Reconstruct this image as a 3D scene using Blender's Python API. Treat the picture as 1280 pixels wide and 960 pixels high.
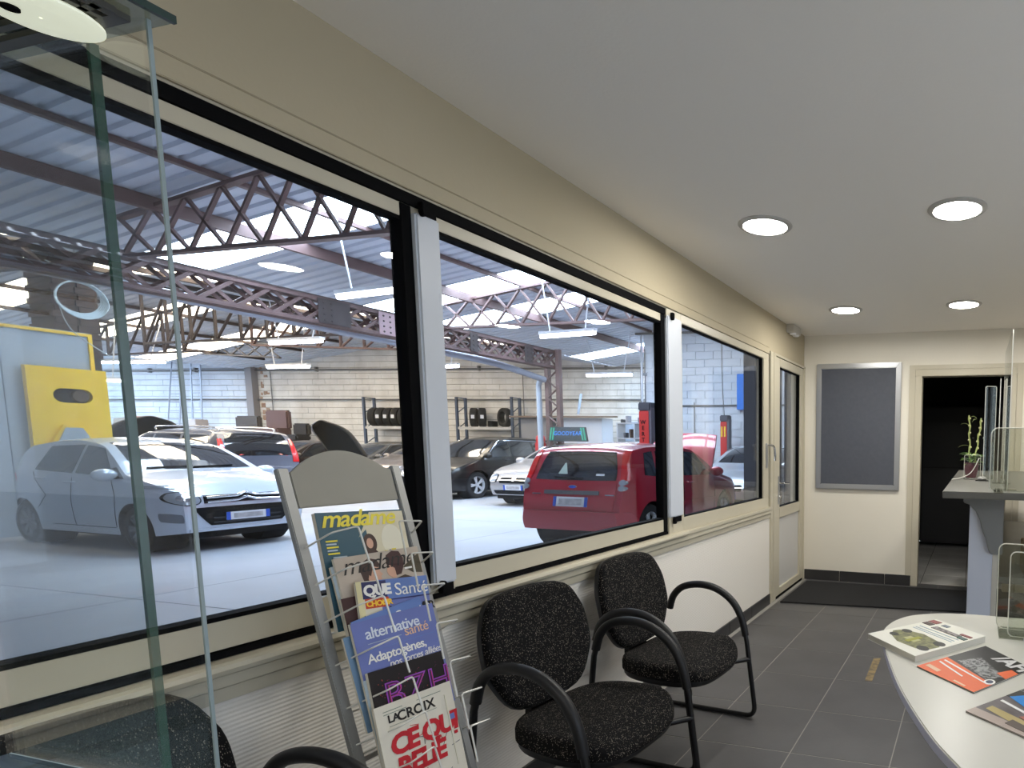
import bpy, bmesh, math, random
import numpy as np
from mathutils import Vector, Matrix
from mathutils.bvhtree import BVHTree
random.seed(7)
scene = bpy.context.scene
for o in list(bpy.data.objects):
    bpy.data.objects.remove(o)
COL = scene.collection

# ---------------------------------------------------------------- camera
cam_data = bpy.data.cameras.new('camera')
cam = bpy.data.objects.new('camera', cam_data)
COL.objects.link(cam)
cR, cU, cF = Vector((0.96894, 0.24714, 0.01039)), Vector((-0.03455, 0.09339, 0.99503)), Vector((-0.24628, 0.96413, -0.09894))
YAW, PITCH, ROLL = 0.2501, -0.0991, 0.0104
_f = Vector((-math.sin(YAW) * math.cos(PITCH), math.cos(YAW) * math.cos(PITCH), math.sin(PITCH)))
_r0 = Vector((math.cos(YAW), math.sin(YAW), 0))
_u0 = _r0.cross(_f)
cR = _r0 * math.cos(ROLL) + _u0 * math.sin(ROLL)
cU = -_r0 * math.sin(ROLL) + _u0 * math.cos(ROLL)
cF = _f
mw = Matrix((cR, cU, -cF)).transposed().to_4x4()
mw.translation = Vector((1.7194, 0.0, 1.3856))
cam.matrix_world = mw
cam_data.sensor_fit = 'HORIZONTAL'
cam_data.sensor_width = 36.0
cam_data.lens = 751.6956 / 1280 * 36
cam_data.shift_x = (640 - 1025.731) / 1280
cam_data.shift_y = (633.043 - 480) / 1280
cam_data.clip_start = 0.02
cam_data.clip_end = 200
scene.camera = cam

# ---------------------------------------------------------------- world, exposure
world = bpy.data.worlds.new('world')
scene.world = world
world.use_nodes = True
bg = world.node_tree.nodes['Background']
bg.inputs[0].default_value = (0.80, 0.89, 1.0, 1)
bg.inputs[1].default_value = 2.6
vs = scene.view_settings
vs.view_transform = 'Standard'
vs.look = 'None'
vs.exposure = 0.0
vs.gamma = 1.0
vs.use_curve_mapping = False
scene.cycles.max_bounces = 10
scene.cycles.diffuse_bounces = 5
scene.cycles.glossy_bounces = 4
scene.cycles.transparent_max_bounces = 24
scene.cycles.sample_clamp_indirect = 6.0
scene.cycles.use_denoising = True
SKYLIGHT = 18.0       # brightness of the translucent roof sheets
TUBE = 24.0           # fluorescent tubes of the workshop
LED = 117.0            # office downlights

# ---------------------------------------------------------------- helpers
def lin(c):
    return tuple(((v / 255) / 12.92 if v / 255 <= 0.04045 else ((v / 255 + 0.055) / 1.055) ** 2.4) for v in c[:3]) + (1.0,)

MATS = {}
def M(name, rgb=(128, 128, 128), rough=0.6, metal=0.0, coat=0.0, emit=0.0, noise=None, bump=None, spec=0.5, rgb2=None, trans=0.0, stretch=None):
    if name in MATS:
        return MATS[name]
    m = bpy.data.materials.new(name)
    MATS[name] = m
    m.use_nodes = True
    nt = m.node_tree
    b = nt.nodes['Principled BSDF']
    b.inputs['Base Color'].default_value = lin(rgb)
    b.inputs['Roughness'].default_value = rough
    b.inputs['Metallic'].default_value = metal
    b.inputs['Specular IOR Level'].default_value = spec
    b.inputs['Coat Weight'].default_value = coat
    b.inputs['Coat Roughness'].default_value = 0.04
    if emit:
        b.inputs['Emission Color'].default_value = lin(rgb)
        b.inputs['Emission Strength'].default_value = emit
    if trans:
        b.inputs['Transmission Weight'].default_value = trans
    co = nt.nodes.new('ShaderNodeTexCoord')
    src = co.outputs['Object']
    if stretch:
        mp = nt.nodes.new('ShaderNodeMapping')
        mp.inputs['Scale'].default_value = stretch
        nt.links.new(src, mp.inputs['Vector'])
        src = mp.outputs['Vector']
    if noise:
        n = nt.nodes.new('ShaderNodeTexNoise')
        n.inputs['Scale'].default_value = noise[0]
        n.inputs['Detail'].default_value = 5
        nt.links.new(src, n.inputs['Vector'])
        r = nt.nodes.new('ShaderNodeValToRGB')
        r.color_ramp.elements[0].position = noise[1] if len(noise) > 1 else 0.35
        r.color_ramp.elements[1].position = noise[2] if len(noise) > 2 else 0.65
        r.color_ramp.elements[0].color = lin(rgb2 or tuple(v * 0.85 for v in rgb))
        r.color_ramp.elements[1].color = lin(rgb)
        nt.links.new(n.outputs['Fac'], r.inputs['Fac'])
        nt.links.new(r.outputs['Color'], b.inputs['Base Color'])
    if bump:
        n2 = nt.nodes.new('ShaderNodeTexNoise')
        n2.inputs['Scale'].default_value = bump[0]
        nt.links.new(src, n2.inputs['Vector'])
        bp = nt.nodes.new('ShaderNodeBump')
        bp.inputs['Strength'].default_value = bump[1]
        bp.inputs['Distance'].default_value = bump[2] if len(bump) > 2 else 0.01
        nt.links.new(n2.outputs['Fac'], bp.inputs['Height'])
        nt.links.new(bp.outputs['Normal'], b.inputs['Normal'])
    return m

def glass(name, tint=(255, 255, 255), refl=0.05, haze=0.0, hazecol=(200, 215, 225), rough=0.0):
    if name in MATS:
        return MATS[name]
    m = bpy.data.materials.new(name)
    MATS[name] = m
    m.use_nodes = True
    nt = m.node_tree
    nt.nodes.clear()
    out = nt.nodes.new('ShaderNodeOutputMaterial')
    tr = nt.nodes.new('ShaderNodeBsdfTransparent')
    tr.inputs[0].default_value = lin(tint)
    gl = nt.nodes.new('ShaderNodeBsdfGlossy')
    gl.inputs['Roughness'].default_value = rough
    lw = nt.nodes.new('ShaderNodeLayerWeight')
    lw.inputs['Blend'].default_value = 0.5
    pw = nt.nodes.new('ShaderNodeMath'); pw.operation = 'POWER'; pw.inputs[1].default_value = 4.0
    ml = nt.nodes.new('ShaderNodeMath'); ml.operation = 'MULTIPLY_ADD'; ml.inputs[1].default_value = 0.9; ml.inputs[2].default_value = refl
    nt.links.new(lw.outputs['Facing'], pw.inputs[0])
    nt.links.new(pw.outputs[0], ml.inputs[0])
    mx = nt.nodes.new('ShaderNodeMixShader')
    nt.links.new(ml.outputs[0], mx.inputs[0])
    nt.links.new(tr.outputs[0], mx.inputs[1])
    nt.links.new(gl.outputs[0], mx.inputs[2])
    last = mx
    if haze:
        df = nt.nodes.new('ShaderNodeBsdfDiffuse')
        df.inputs[0].default_value = lin(hazecol)
        m2 = nt.nodes.new('ShaderNodeMixShader')
        m2.inputs[0].default_value = haze
        nt.links.new(mx.outputs[0], m2.inputs[1])
        nt.links.new(df.outputs[0], m2.inputs[2])
        last = m2
    nt.links.new(last.outputs[0], out.inputs[0])
    return m

class MB:
    def __init__(self):
        self.v = []; self.f = []
    def add(self, verts, faces):
        k = len(self.v)
        self.v += [tuple(p) for p in verts]
        self.f += [tuple(i + k for i in fc) for fc in faces]
        return self
    def box(self, x0, x1, y0, y1, z0, z1):
        if x0 > x1: x0, x1 = x1, x0
        if y0 > y1: y0, y1 = y1, y0
        if z0 > z1: z0, z1 = z1, z0
        return self.add([(x0, y0, z0), (x1, y0, z0), (x1, y1, z0), (x0, y1, z0), (x0, y0, z1), (x1, y0, z1), (x1, y1, z1), (x0, y1, z1)],
                        [(0, 3, 2, 1), (4, 5, 6, 7), (0, 1, 5, 4), (1, 2, 6, 5), (2, 3, 7, 6), (3, 0, 4, 7)])
    def bar(self, p, q, w, h=None, up=(0, 0, 1)):
        p = Vector(p); q = Vector(q); h = h or w
        d = (q - p).normalized()
        s = d.cross(Vector(up))
        if s.length < 1e-4: s = d.cross(Vector((1, 0, 0)))
        s.normalize(); t = s.cross(d)
        a = [p - s * w / 2 - t * h / 2, p + s * w / 2 - t * h / 2, p + s * w / 2 + t * h / 2, p - s * w / 2 + t * h / 2]
        b = [x + (q - p) for x in a]
        return self.add(a + b, [(0, 3, 2, 1), (4, 5, 6, 7), (0, 1, 5, 4), (1, 2, 6, 5), (2, 3, 7, 6), (3, 0, 4, 7)])
    def tube(self, pts, r, n=10, closed=False, rs=None):
        pts = [Vector(p) for p in pts]; N = len(pts)
        rings = []
        prev = None
        for i, p in enumerate(pts):
            if closed: d = pts[(i + 1) % N] - pts[i - 1]
            else: d = pts[min(i + 1, N - 1)] - pts[max(i - 1, 0)]
            d.normalize()
            if prev is None:
                s = d.cross(Vector((0, 0, 1)))
                if s.length < 1e-3: s = d.cross(Vector((1, 0, 0)))
            else:
                s = prev - d * prev.dot(d)
                if s.length < 1e-5: s = d.cross(Vector((0.3, 0.5, 1)))
            s.normalize(); prev = s; t = d.cross(s)
            rr = rs[i] if rs else r
            rings.append([p + (s * math.cos(a) + t * math.sin(a)) * rr for a in [2 * math.pi * k / n for k in range(n)]])
        verts = [v for ring in rings for v in ring]; faces = []
        for i in range(N if closed else N - 1):
            j = (i + 1) % N
            for k in range(n):
                k2 = (k + 1) % n
                faces.append((i * n + k, i * n + k2, j * n + k2, j * n + k))
        if not closed:
            faces.append(tuple(range(n))[::-1]); faces.append(tuple((N - 1) * n + k for k in range(n)))
        return self.add(verts, faces)
    def lathe(self, prof, n=24, axis='z', c=(0, 0, 0), caps=True):
        verts = []; faces = []
        for r, h in prof:
            for k in range(n):
                a = 2 * math.pi * k / n
                x, y = r * math.cos(a), r * math.sin(a)
                if axis == 'z': p = (x, y, h)
                elif axis == 'y': p = (y, h, x)
                else: p = (h, x, y)
                verts.append((p[0] + c[0], p[1] + c[1], p[2] + c[2]))
        for i in range(len(prof) - 1):
            for k in range(n):
                k2 = (k + 1) % n
                faces.append((i * n + k, i * n + k2, (i + 1) * n + k2, (i + 1) * n + k))
        if caps:
            faces.append(tuple(range(n))[::-1]); faces.append(tuple((len(prof) - 1) * n + k for k in range(n)))
        return self.add(verts, faces)
    def prism(self, poly, fn, t0, t1):
        """poly: 2-D outline; fn(u, v, t) -> 3-D point"""
        n = len(poly)
        verts = [fn(u, v, t0) for u, v in poly] + [fn(u, v, t1) for u, v in poly]
        faces = [tuple(range(n))[::-1], tuple(range(n, 2 * n))]
        for i in range(n):
            j = (i + 1) % n
            faces.append((i, j, n + j, n + i))
        return self.add(verts, faces)
    def ball(self, c, r, n=12, m=8, sc=(1, 1, 1)):
        prof = [(max(1e-4, math.sin(math.pi * i / m)) * r, -math.cos(math.pi * i / m) * r) for i in range(m + 1)]
        k = len(self.v)
        self.lathe(prof, n, 'z', (0, 0, 0))
        for i in range(k, len(self.v)):
            p = self.v[i]
            self.v[i] = (p[0] * sc[0] + c[0], p[1] * sc[1] + c[1], p[2] * sc[2] + c[2])
        return self
    def mesh(self, name, smooth=False, bevel=0.0):
        me = bpy.data.meshes.new(name)
        me.from_pydata(self.v, [], self.f)
        bm = bmesh.new(); bm.from_mesh(me)
        bmesh.ops.recalc_face_normals(bm, faces=bm.faces)
        if bevel:
            es = [e for e in bm.edges if len(e.link_faces) == 2 and e.calc_face_angle(0) > 0.6]
            bmesh.ops.bevel(bm, geom=es, offset=bevel, segments=2, affect='EDGES', clamp_overlap=True)
        bm.to_mesh(me); bm.free()
        if smooth:
            for p in me.polygons: p.use_smooth = True
            try: me.set_sharp_from_angle(angle=math.radians(smooth if smooth is not True else 40))
            except Exception: pass
        return me
    def build(self, name, mat, parent=None, smooth=False, bevel=0.0):
        return link(name, self.mesh(name, smooth, bevel), mat, parent)

def link(name, me, mat, parent=None):
    o = bpy.data.objects.new(name, me)
    if mat is not None:
        if len(me.materials) == 0: me.materials.append(mat)
        elif me.materials[0] != mat:
            o.material_slots[0].link = 'OBJECT'; o.material_slots[0].material = mat
    COL.objects.link(o)
    if parent: o.parent = parent
    return o

def tag(o, label, cat=None, group=None, kind=None):
    if label: o['label'] = label
    if cat: o['category'] = cat
    if group: o['group'] = group
    if kind: o['kind'] = kind
    return o
def thing(name, label, cat, loc=(0, 0, 0), rz=0, group=None):
    o = bpy.data.objects.new(name, None); COL.objects.link(o)
    o.location = loc; o.rotation_euler = (0, 0, rz); o.empty_display_size = 0.1
    return tag(o, label, cat, group)
def struct(o, label=None):
    o['kind'] = 'structure'
    if label: o['label'] = label
    return o
def strempty(name, label=None, loc=(0, 0, 0), rz=0):
    o = bpy.data.objects.new(name, None); COL.objects.link(o); o.location = loc; o.rotation_euler = (0, 0, rz)
    return struct(o, label)
def copy_tree(o, parent=None):
    c = o.copy(); COL.objects.link(c); c.parent = parent
    for ch in o.children: copy_tree(ch, c)
    return c
def text(name, body, size, mtx, mat, parent, extrude=0.0004, shear=0.0, align='LEFT', bold=0.0, spacing=1.0):
    cu = bpy.data.curves.new(name, 'FONT')
    cu.body = body; cu.size = size; cu.extrude = extrude; cu.shear = shear; cu.align_x = align; cu.offset = bold
    cu.space_character = spacing; cu.resolution_u = 3
    cu.materials.append(mat)
    o = bpy.data.objects.new(name, cu); COL.objects.link(o)
    if parent: o.parent = parent
    o.matrix_local = mtx
    return o
def frame_mtx(o, x, y):
    """matrix with local x, y axes along x, y and origin o"""
    x = Vector(x).normalized(); y = Vector(y); y = (y - x * y.dot(x)).normalized(); z = x.cross(y)
    m = Matrix((x, y, z)).transposed().to_4x4(); m.translation = Vector(o)
    return m
def arc(pts, n=6):
    """Catmull-Rom through pts"""
    pts = [Vector(p) for p in pts]; out = []
    for i in range(len(pts) - 1):
        p0 = pts[max(i - 1, 0)]; p1 = pts[i]; p2 = pts[i + 1]; p3 = pts[min(i + 2, len(pts) - 1)]
        for k in range(n):
            t = k / n
            out.append(0.5 * ((2 * p1) + (p2 - p0) * t + (2 * p0 - 5 * p1 + 4 * p2 - p3) * t * t + (3 * p1 - p0 - 3 * p2 + p3) * t ** 3))
    out.append(pts[-1])
    return out
def fillet(pts, r, n=5):
    """round the corners of a polyline"""
    pts = [Vector(p) for p in pts]; out = [pts[0]]
    for i in range(1, len(pts) - 1):
        a, b, c = pts[i - 1], pts[i], pts[i + 1]
        d1 = (a - b); d2 = (c - b); rr = min(r, d1.length * 0.48, d2.length * 0.48)
        p = b + d1.normalized() * rr; q = b + d2.normalized() * rr
        for k in range(n + 1):
            t = k / n
            out.append((1 - t) ** 2 * p + 2 * t * (1 - t) * b + t * t * q)
    out.append(pts[-1])
    return out
def rrect(w, h, r, n=5, cx=0, cy=0):
    out = []
    for sx, sy, a0 in ((1, 1, 0), (-1, 1, 90), (-1, -1, 180), (1, -1, 270)):
        for k in range(n + 1):
            a = math.radians(a0 + 90 * k / n)
            out.append((cx + sx * (w / 2 - r) + r * math.cos(a), cy + sy * (h / 2 - r) + r * math.sin(a)))
    return out
def superell(w, h, p, n=40):
    out = []
    for k in range(n):
        a = 2 * math.pi * k / n
        c, s = math.cos(a), math.sin(a)
        out.append((w / 2 * math.copysign(abs(c) ** (2 / p), c), h / 2 * math.copysign(abs(s) ** (2 / p), s)))
    return out
# ---------------------------------------------------------------- materials
wall_paint = M('wall_paint', (190, 178, 152), 0.75, noise=(1.2, 0.3, 0.7), rgb2=(184, 172, 145), bump=(60, 0.04))
far_paint = M('far_wall_paint', (238, 232, 218), 0.75, noise=(1.2, 0.3, 0.7), rgb2=(233, 226, 211), bump=(60, 0.04))
ceil_paint = M('ceiling_paint', (252, 247, 239), 0.85, bump=(90, 0.04))
pvc_beige = M('cream_aluminium', (200, 192, 172), 0.35, noise=(2, 0.3, 0.7), rgb2=(196, 188, 167))
pvc_white = M('white_lacquer', (204, 209, 218), 0.35)
pvc_grey = M('pale_grey_pvc', (205, 203, 200), 0.4)
black_rub = M('black_rubber', (9, 9, 11), 0.8, spec=0.1)
tile_dark = M('charcoal_tile', (84, 83, 84), 0.42, noise=(3.5, 0.3, 0.7), rgb2=(73, 72, 73), bump=(40, 0.03))
grout = M('grey_grout', (150, 147, 141), 0.9)
base_tile = M('baseboard_tile', (58, 57, 58), 0.4, noise=(3, 0.3, 0.7))
win_glass = glass('window_glass', (250, 252, 255), 0.03)
chrome = M('chrome', (225, 225, 228), 0.15, 1.0)
alu = M('brushed_aluminium', (188, 189, 192), 0.32, 0.7)

# ribbed wall covering below the windows
def ribbed():
    m = M('ribbed_wall_covering', (236, 230, 220), 0.75)
    nt = m.node_tree; b = nt.nodes['Principled BSDF']
    co = nt.nodes.new('ShaderNodeTexCoord')
    w = nt.nodes.new('ShaderNodeTexWave'); w.bands_direction = 'Z'; w.inputs['Scale'].default_value = 28; w.inputs['Distortion'].default_value = 0.6
    w.inputs['Detail'].default_value = 1.5; w.inputs['Detail Scale'].default_value = 6
    bp = nt.nodes.new('ShaderNodeBump'); bp.inputs['Strength'].default_value = 0.25; bp.inputs['Distance'].default_value = 0.004
    nt.links.new(co.outputs['Object'], w.inputs['Vector']); nt.links.new(w.outputs['Fac'], bp.inputs['Height']); nt.links.new(bp.outputs['Normal'], b.inputs['Normal'])
    return m

# ---------------------------------------------------------------- room shell
RX, RY0, RY1, RZ = 4.2, -2.2, 6.0, 2.5
floor = struct(MB().box(-0.02, RX, RY0, 6.12, -0.06, -0.0012).build('floor', grout), 'office floor of large charcoal tiles with pale joints')
tile_me = MB().box(-0.224, 0.224, -0.224, 0.224, -0.005, 0.0).mesh('tile', bevel=0.0006)
T = 0.453
for i in range(-2, 8):
    for j in range(-10, 8):
        x = 0.95 - T / 2 + (i - 0) * T; y = 2.95 + T / 2 + j * T
        if x - 0.23 < -0.16 or x + 0.2 > RX or y + 0.1 > 6.12 or y - 0.22 < RY0: continue
        o = link('tile', tile_me, tile_dark, floor); o.location = (x, y, 0)
        if x - 0.2245 < 0.0:            # cut tile along the window wall
            x1 = x + 0.2245; x0 = 0.0
            o.location.x = (x0 + x1) / 2; o.scale.x = (x1 - x0) / 0.449
        if o.location.y + 0.2245 > 6.1:
            o.scale.y = (6.1 - (y - 0.2245)) / 0.449; o.location.y = (6.1 + y - 0.2245) / 2
ceiling = struct(MB().box(-0.15, RX + 0.1, RY0 - 0.1, RY1 + 0.12, RZ, RZ + 0.1).build('ceiling', ceil_paint), 'plain light grey office ceiling')
wl = MB().box(-0.14, 0, RY0, 5.03, 0, 0.775).box(-0.14, 0, RY0, 6.0, 2.19, RZ)
wall_left = struct(wl.build('wall_left', ribbed()), 'cream window wall, ribbed covering under the windows')
wall_left.data.materials.append(wall_paint)
for p in wall_left.data.polygons:
    if p.center.z > 1.5: p.material_index = 1
# raised strips of the shutter box above the windows
sb = strempty('trim_1', 'cream shutter box above the windows')
MB().box(0.0, 0.012, RY0, 4.9, 2.158, 2.208).build('panel', wall_paint, sb, bevel=0.002)
MB().box(0.0, 0.008, RY0, 4.9, 2.211, 2.252).build('panel', wall_paint, sb, bevel=0.002)
wf = MB().box(-0.14, 1.13, 6.0, 6.12, 0, RZ).box(2.075, RX, 6.0, 6.12, 0, RZ).box(1.13, 2.075, 6.0, 6.12, 2.125, RZ)
wall_far = struct(wf.build('wall_far', far_paint), 'cream end wall with a dark doorway')
wr_ = MB().box(RX, RX + 0.1, 2.6, 6.12, 0, RZ).box(RX, RX + 0.1, RY0, -1.6, 0, RZ).box(RX, RX + 0.1, -1.6, 2.6, 0, 0.5).box(RX, RX + 0.1, -1.6, 2.6, 2.3, RZ)
struct(wr_.build('wall_right', wall_paint), 'cream right wall with an opening added for daylight')
struct(MB().box(-0.14, RX + 0.1, RY0 - 0.1, RY0, 0, RZ).build('wall_back', wall_paint), 'cream wall at the near end of the office')
w4 = strempty('added_window', 'unseen window added in the right wall to let daylight in')  # added out of view so daylight brightens the office
MB().box(RX + 0.03, RX + 0.06, -1.6, 2.6, 0.5, 0.56).box(RX + 0.03, RX + 0.06, -1.6, 2.6, 2.24, 2.3).box(RX + 0.03, RX + 0.06, 0.47, 0.53, 0.56, 2.24).build('frame', pvc_white, w4)
MB().box(RX + 0.04, RX + 0.046, -1.6, 2.6, 0.5, 2.3).build('pane', win_glass, w4)
bl = strempty('baseboard_left', 'charcoal tile skirting under the windows')
bm_ = MB().box(0.0, 0.012, -0.224, 0.224, 0, 0.092).mesh('tile', bevel=0.0015)
for k in range(16):
    y = 4.925 - 0.226 - k * T
    o = link('tile', bm_, base_tile, bl); o.location = (0, y, 0)
bf = strempty('baseboard_far', 'charcoal tile skirting on the end wall')
for x0, x1 in ((0.02, 0.395), (0.4, 0.865), (0.87, 1.128)):
    MB().box(x0, x1, 5.988, 6.0, 0, 0.105).build('tile', base_tile, bf, bevel=0.0015)

# doorway casing and dark back room
dc = strempty('door_2', 'open doorway to a dark back room, cream casing')
MB().box(1.13, 1.196, 5.985, 6.125, 0, 2.075).build('jamb', pvc_beige, dc, bevel=0.004)
MB().box(2.012, 2.075, 5.985, 6.125, 0, 2.075).build('jamb', pvc_beige, dc, bevel=0.004)
MB().box(1.13, 2.075, 5.985, 6.125, 2.075, 2.14).build('lintel', pvc_beige, dc, bevel=0.004)
for q in ((1.072, 1.129, 0, 2.142), (2.077, 2.134, 0, 2.142), (1.072, 2.134, 2.142, 2.182)):
    MB().box(q[0], q[1], 5.99, 5.9995, q[2], q[3]).build('architrave', pvc_beige, dc)
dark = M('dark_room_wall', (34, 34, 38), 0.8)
br = strempty('wall_backroom', 'dark back room beyond the doorway')
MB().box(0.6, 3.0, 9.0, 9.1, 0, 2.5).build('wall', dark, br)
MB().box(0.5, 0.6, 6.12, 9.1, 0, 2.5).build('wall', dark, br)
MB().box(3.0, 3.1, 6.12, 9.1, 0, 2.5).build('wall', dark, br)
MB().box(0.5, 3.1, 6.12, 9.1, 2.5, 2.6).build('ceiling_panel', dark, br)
wt = M('white_floor_tile', (196, 194, 190), 0.35, noise=(2, 0.3, 0.7))
brf = strempty('floor_backroom', 'white tiled floor of the dark back room')
MB().box(0.6, 3.0, 6.12, 9.0, -0.06, -0.004).build('grout_bed', M('dark_grout', (60, 58, 56), 0.9), brf)
wtm = MB().box(-0.222, 0.222, -0.222, 0.222, -0.004, 0.0).mesh('tile', bevel=0.001)
for i in range(5):
    for j in range(6):
        o = link('tile', wtm, wt, brf); o.location = (0.83 + 0.45 * i + 0.16, 6.36 + 0.45 * j, 0)
cab = thing('storage_cabinet', 'dark two-door storage cupboard deep in the back room', 'cupboard', (1.75, 8.95, 0))
MB().box(-0.75, 0.75, -0.4, 0.0, 0.05, 1.95).build('body', M('black_laminate', (25, 25, 28), 0.5), cab, bevel=0.004)
for s in (-1, 1):
    for z0, z1 in ((0.08, 1.1), (1.12, 1.93)):
        d = MB().box(0.01 if s > 0 else -0.73, 0.73 if s > 0 else -0.01, -0.42, -0.4, z0, z1).build('door', M('charcoal_laminate', (38, 38, 42), 0.45), cab, bevel=0.004)
        MB().ball((s * 0.07, -0.435, (z0 + z1) / 2), 0.014).build('knob', alu, d, smooth=True)

# ---------------------------------------------------------------- windows in the left wall
def pane(parent, y0, y1, z0, z1, x=-0.03):
    return MB().box(x - 0.003, x + 0.003, y0, y1, z0, z1).build('pane', win_glass, parent)
def gasket(parent, y0, y1, z0, z1, x0=-0.034, x1=-0.004, w=0.012, sides='tblr'):
    for s in sides:
        if s == 't': MB().box(x0, x1, y0, y1, z1 - w, z1).build('gasket', black_rub, parent)
        if s == 'b': MB().box(x0, x1, y0, y1, z0, z0 + w).build('gasket', black_rub, parent)
        if s == 'l': MB().box(x0, x1, y0, y0 + w, z0 + w, z1 - w).build('gasket', black_rub, parent)
        if s == 'r': MB().box(x0, x1, y1 - w, y1, z0 + w, z1 - w).build('gasket', black_rub, parent)
wfr = strempty('window_frame', 'cream aluminium frame and sill running under the windows')
MB().box(-0.13, 0.0, RY0, 4.9, 2.152, 2.19).build('head', pvc_beige, wfr)
MB().box(-0.09, -0.002, RY0, 3.16, 2.118, 2.152).build('top_track', black_rub, wfr)
MB().box(-0.13, -0.075, RY0, 3.16, 2.1, 2.118).build('outer_rail', pvc_beige, wfr)
MB().box(-0.13, -0.004, RY0, 3.16, 0.868, 0.884).build('bottom_track', black_rub, wfr)
sp_ = [(-0.13, 0.866), (0.03, 0.866), (0.042, 0.862), (0.046, 0.852), (0.042, 0.842), (0.03, 0.838), (-0.13, 0.838)]
MB().prism(sp_, lambda u, v, t: (u, t, v), RY0, 3.33).build('sill', pvc_beige, wfr)
MB().box(-0.13, 0.024, RY0, 4.93, 0.806, 0.836).build('sill_apron', pvc_beige, wfr, bevel=0.003)
MB().box(-0.13, 0.012, RY0, 4.93, 0.768, 0.804).build('lower_band', pvc_beige, wfr, bevel=0.003)

def sash(name, label, y0, y1, x, black_right, gl_y0, gl_y1):
    w = strempty(name, label)
    MB().box(x - 0.022, x + 0.022, y0, y1, 2.075, 2.116).build('top_rail', pvc_beige, w, bevel=0.002)
    MB().box(x - 0.022, x + 0.022, y0, y1, 0.888, 0.957).build('bottom_rail', pvc_beige, w, bevel=0.002)
    gasket(w, gl_y0, gl_y1, 0.957, 2.075, x - 0.02, x + 0.021, 0.011, 'tb')
    MB().box(x - 0.024, x + 0.024, black_right[0], black_right[1], 0.886, 2.116).build('black_stile', black_rub, w, bevel=0.002)
    pane(w, gl_y0, black_right[0] + 0.002, 0.96, 2.072, x)
    return w
def latch(parent, y, z, top, w=0.05):
    s = 1 if top else -1
    pr_ = [(y - 0.011, z), (y + 0.011, z), (y + 0.011, z - s * 0.028), (y + 0.007, z - s * 0.038), (y, z - s * 0.042), (y - 0.007, z - s * 0.038), (y - 0.011, z - s * 0.028)]
    MB().prism(pr_, lambda u, v, t: (t, u, v), 0.011, 0.03).build('latch', black_rub, parent, bevel=0.002)
w1 = sash('window_1', 'large sliding window beside the magazine rack', RY0 + 0.05, 1.535, -0.03, (1.535, 1.572), RY0 + 0.05, 1.535)
MB().box(-0.07, 0.011, 1.572, 1.66, 0.915, 2.098).build('mullion', pvc_white, w1, bevel=0.006)
MB().box(-0.06, 0.008, 1.606, 1.65, 2.098, 2.13).build('end_cap', black_rub, w1)
MB().box(-0.065, -0.012, 1.535, 1.67, 0.866, 0.96).build('bottom_block', pvc_beige, w1)
MB().box(-0.065, -0.012, 1.535, 1.67, 2.075, 2.118).build('top_block', pvc_beige, w1)
MB().box(-0.06, 0.008, 1.602, 1.645, 0.886, 0.915).build('end_cap', black_rub, w1)
latch(w1, 1.59, 2.13, True); latch(w1, 1.592, 0.888, False)
w2 = sash('window_2', 'middle sliding window behind the waiting chairs', 1.66, 3.11, -0.03, (3.108, 3.155), 1.66, 3.11)
MB().box(-0.07, 0.011, 3.155, 3.325, 0.962, 2.118).build('mullion', pvc_white, w2, bevel=0.006)
MB().box(-0.06, 0.008, 3.235, 3.3, 0.93, 0.962).build('end_cap', black_rub, w2)
MB().box(-0.065, 0.003, 3.155, 3.34, 0.862, 0.965).build('bottom_block', pvc_beige, w2)
MB().box(-0.065, 0.003, 3.155, 3.34, 2.1, 2.155).build('top_block', pvc_beige, w2)
latch(w2, 3.195, 2.135, True, 0.05); latch(w2, 3.19, 0.925, False)
w3 = strempty('window_3', 'hinged window with a lever handle next to the glazed door')
MB().box(-0.06, 0.004, 3.325, 4.9, 2.105, 2.158).build('top_rail', pvc_beige, w3, bevel=0.003)
MB().box(-0.06, 0.004, 3.325, 4.9, 0.862, 0.945).build('bottom_rail', pvc_beige, w3, bevel=0.003)
MB().box(-0.06, 0.004, 4.772, 4.9, 0.945, 2.105).build('stile', pvc_beige, w3, bevel=0.003)
MB().box(-0.06, 0.0035, 3.322, 3.337, 0.945, 2.105).build('stile', pvc_beige, w3)
gasket(w3, 3.337, 4.772, 0.945, 2.105, -0.035, -0.008, 0.008)
pane(w3, 3.337, 4.772, 0.945, 2.105, -0.03)
MB().box(-0.13, 0.03, 3.33, 4.93, 0.838, 0.862).build('sill', pvc_beige, w3, bevel=0.003)
h3 = MB().box(0.004, 0.016, 4.818, 4.846, 1.2, 1.41).build('handle', alu, w3, bevel=0.004)
MB().tube(fillet([(0.01, 4.832, 1.39), (0.055, 4.832, 1.395), (0.06, 4.88, 1.38), (0.062, 4.905, 1.3), (0.062, 4.9, 1.26)], 0.03), 0.009, 8).build('lever', chrome, h3, smooth=True)

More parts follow.
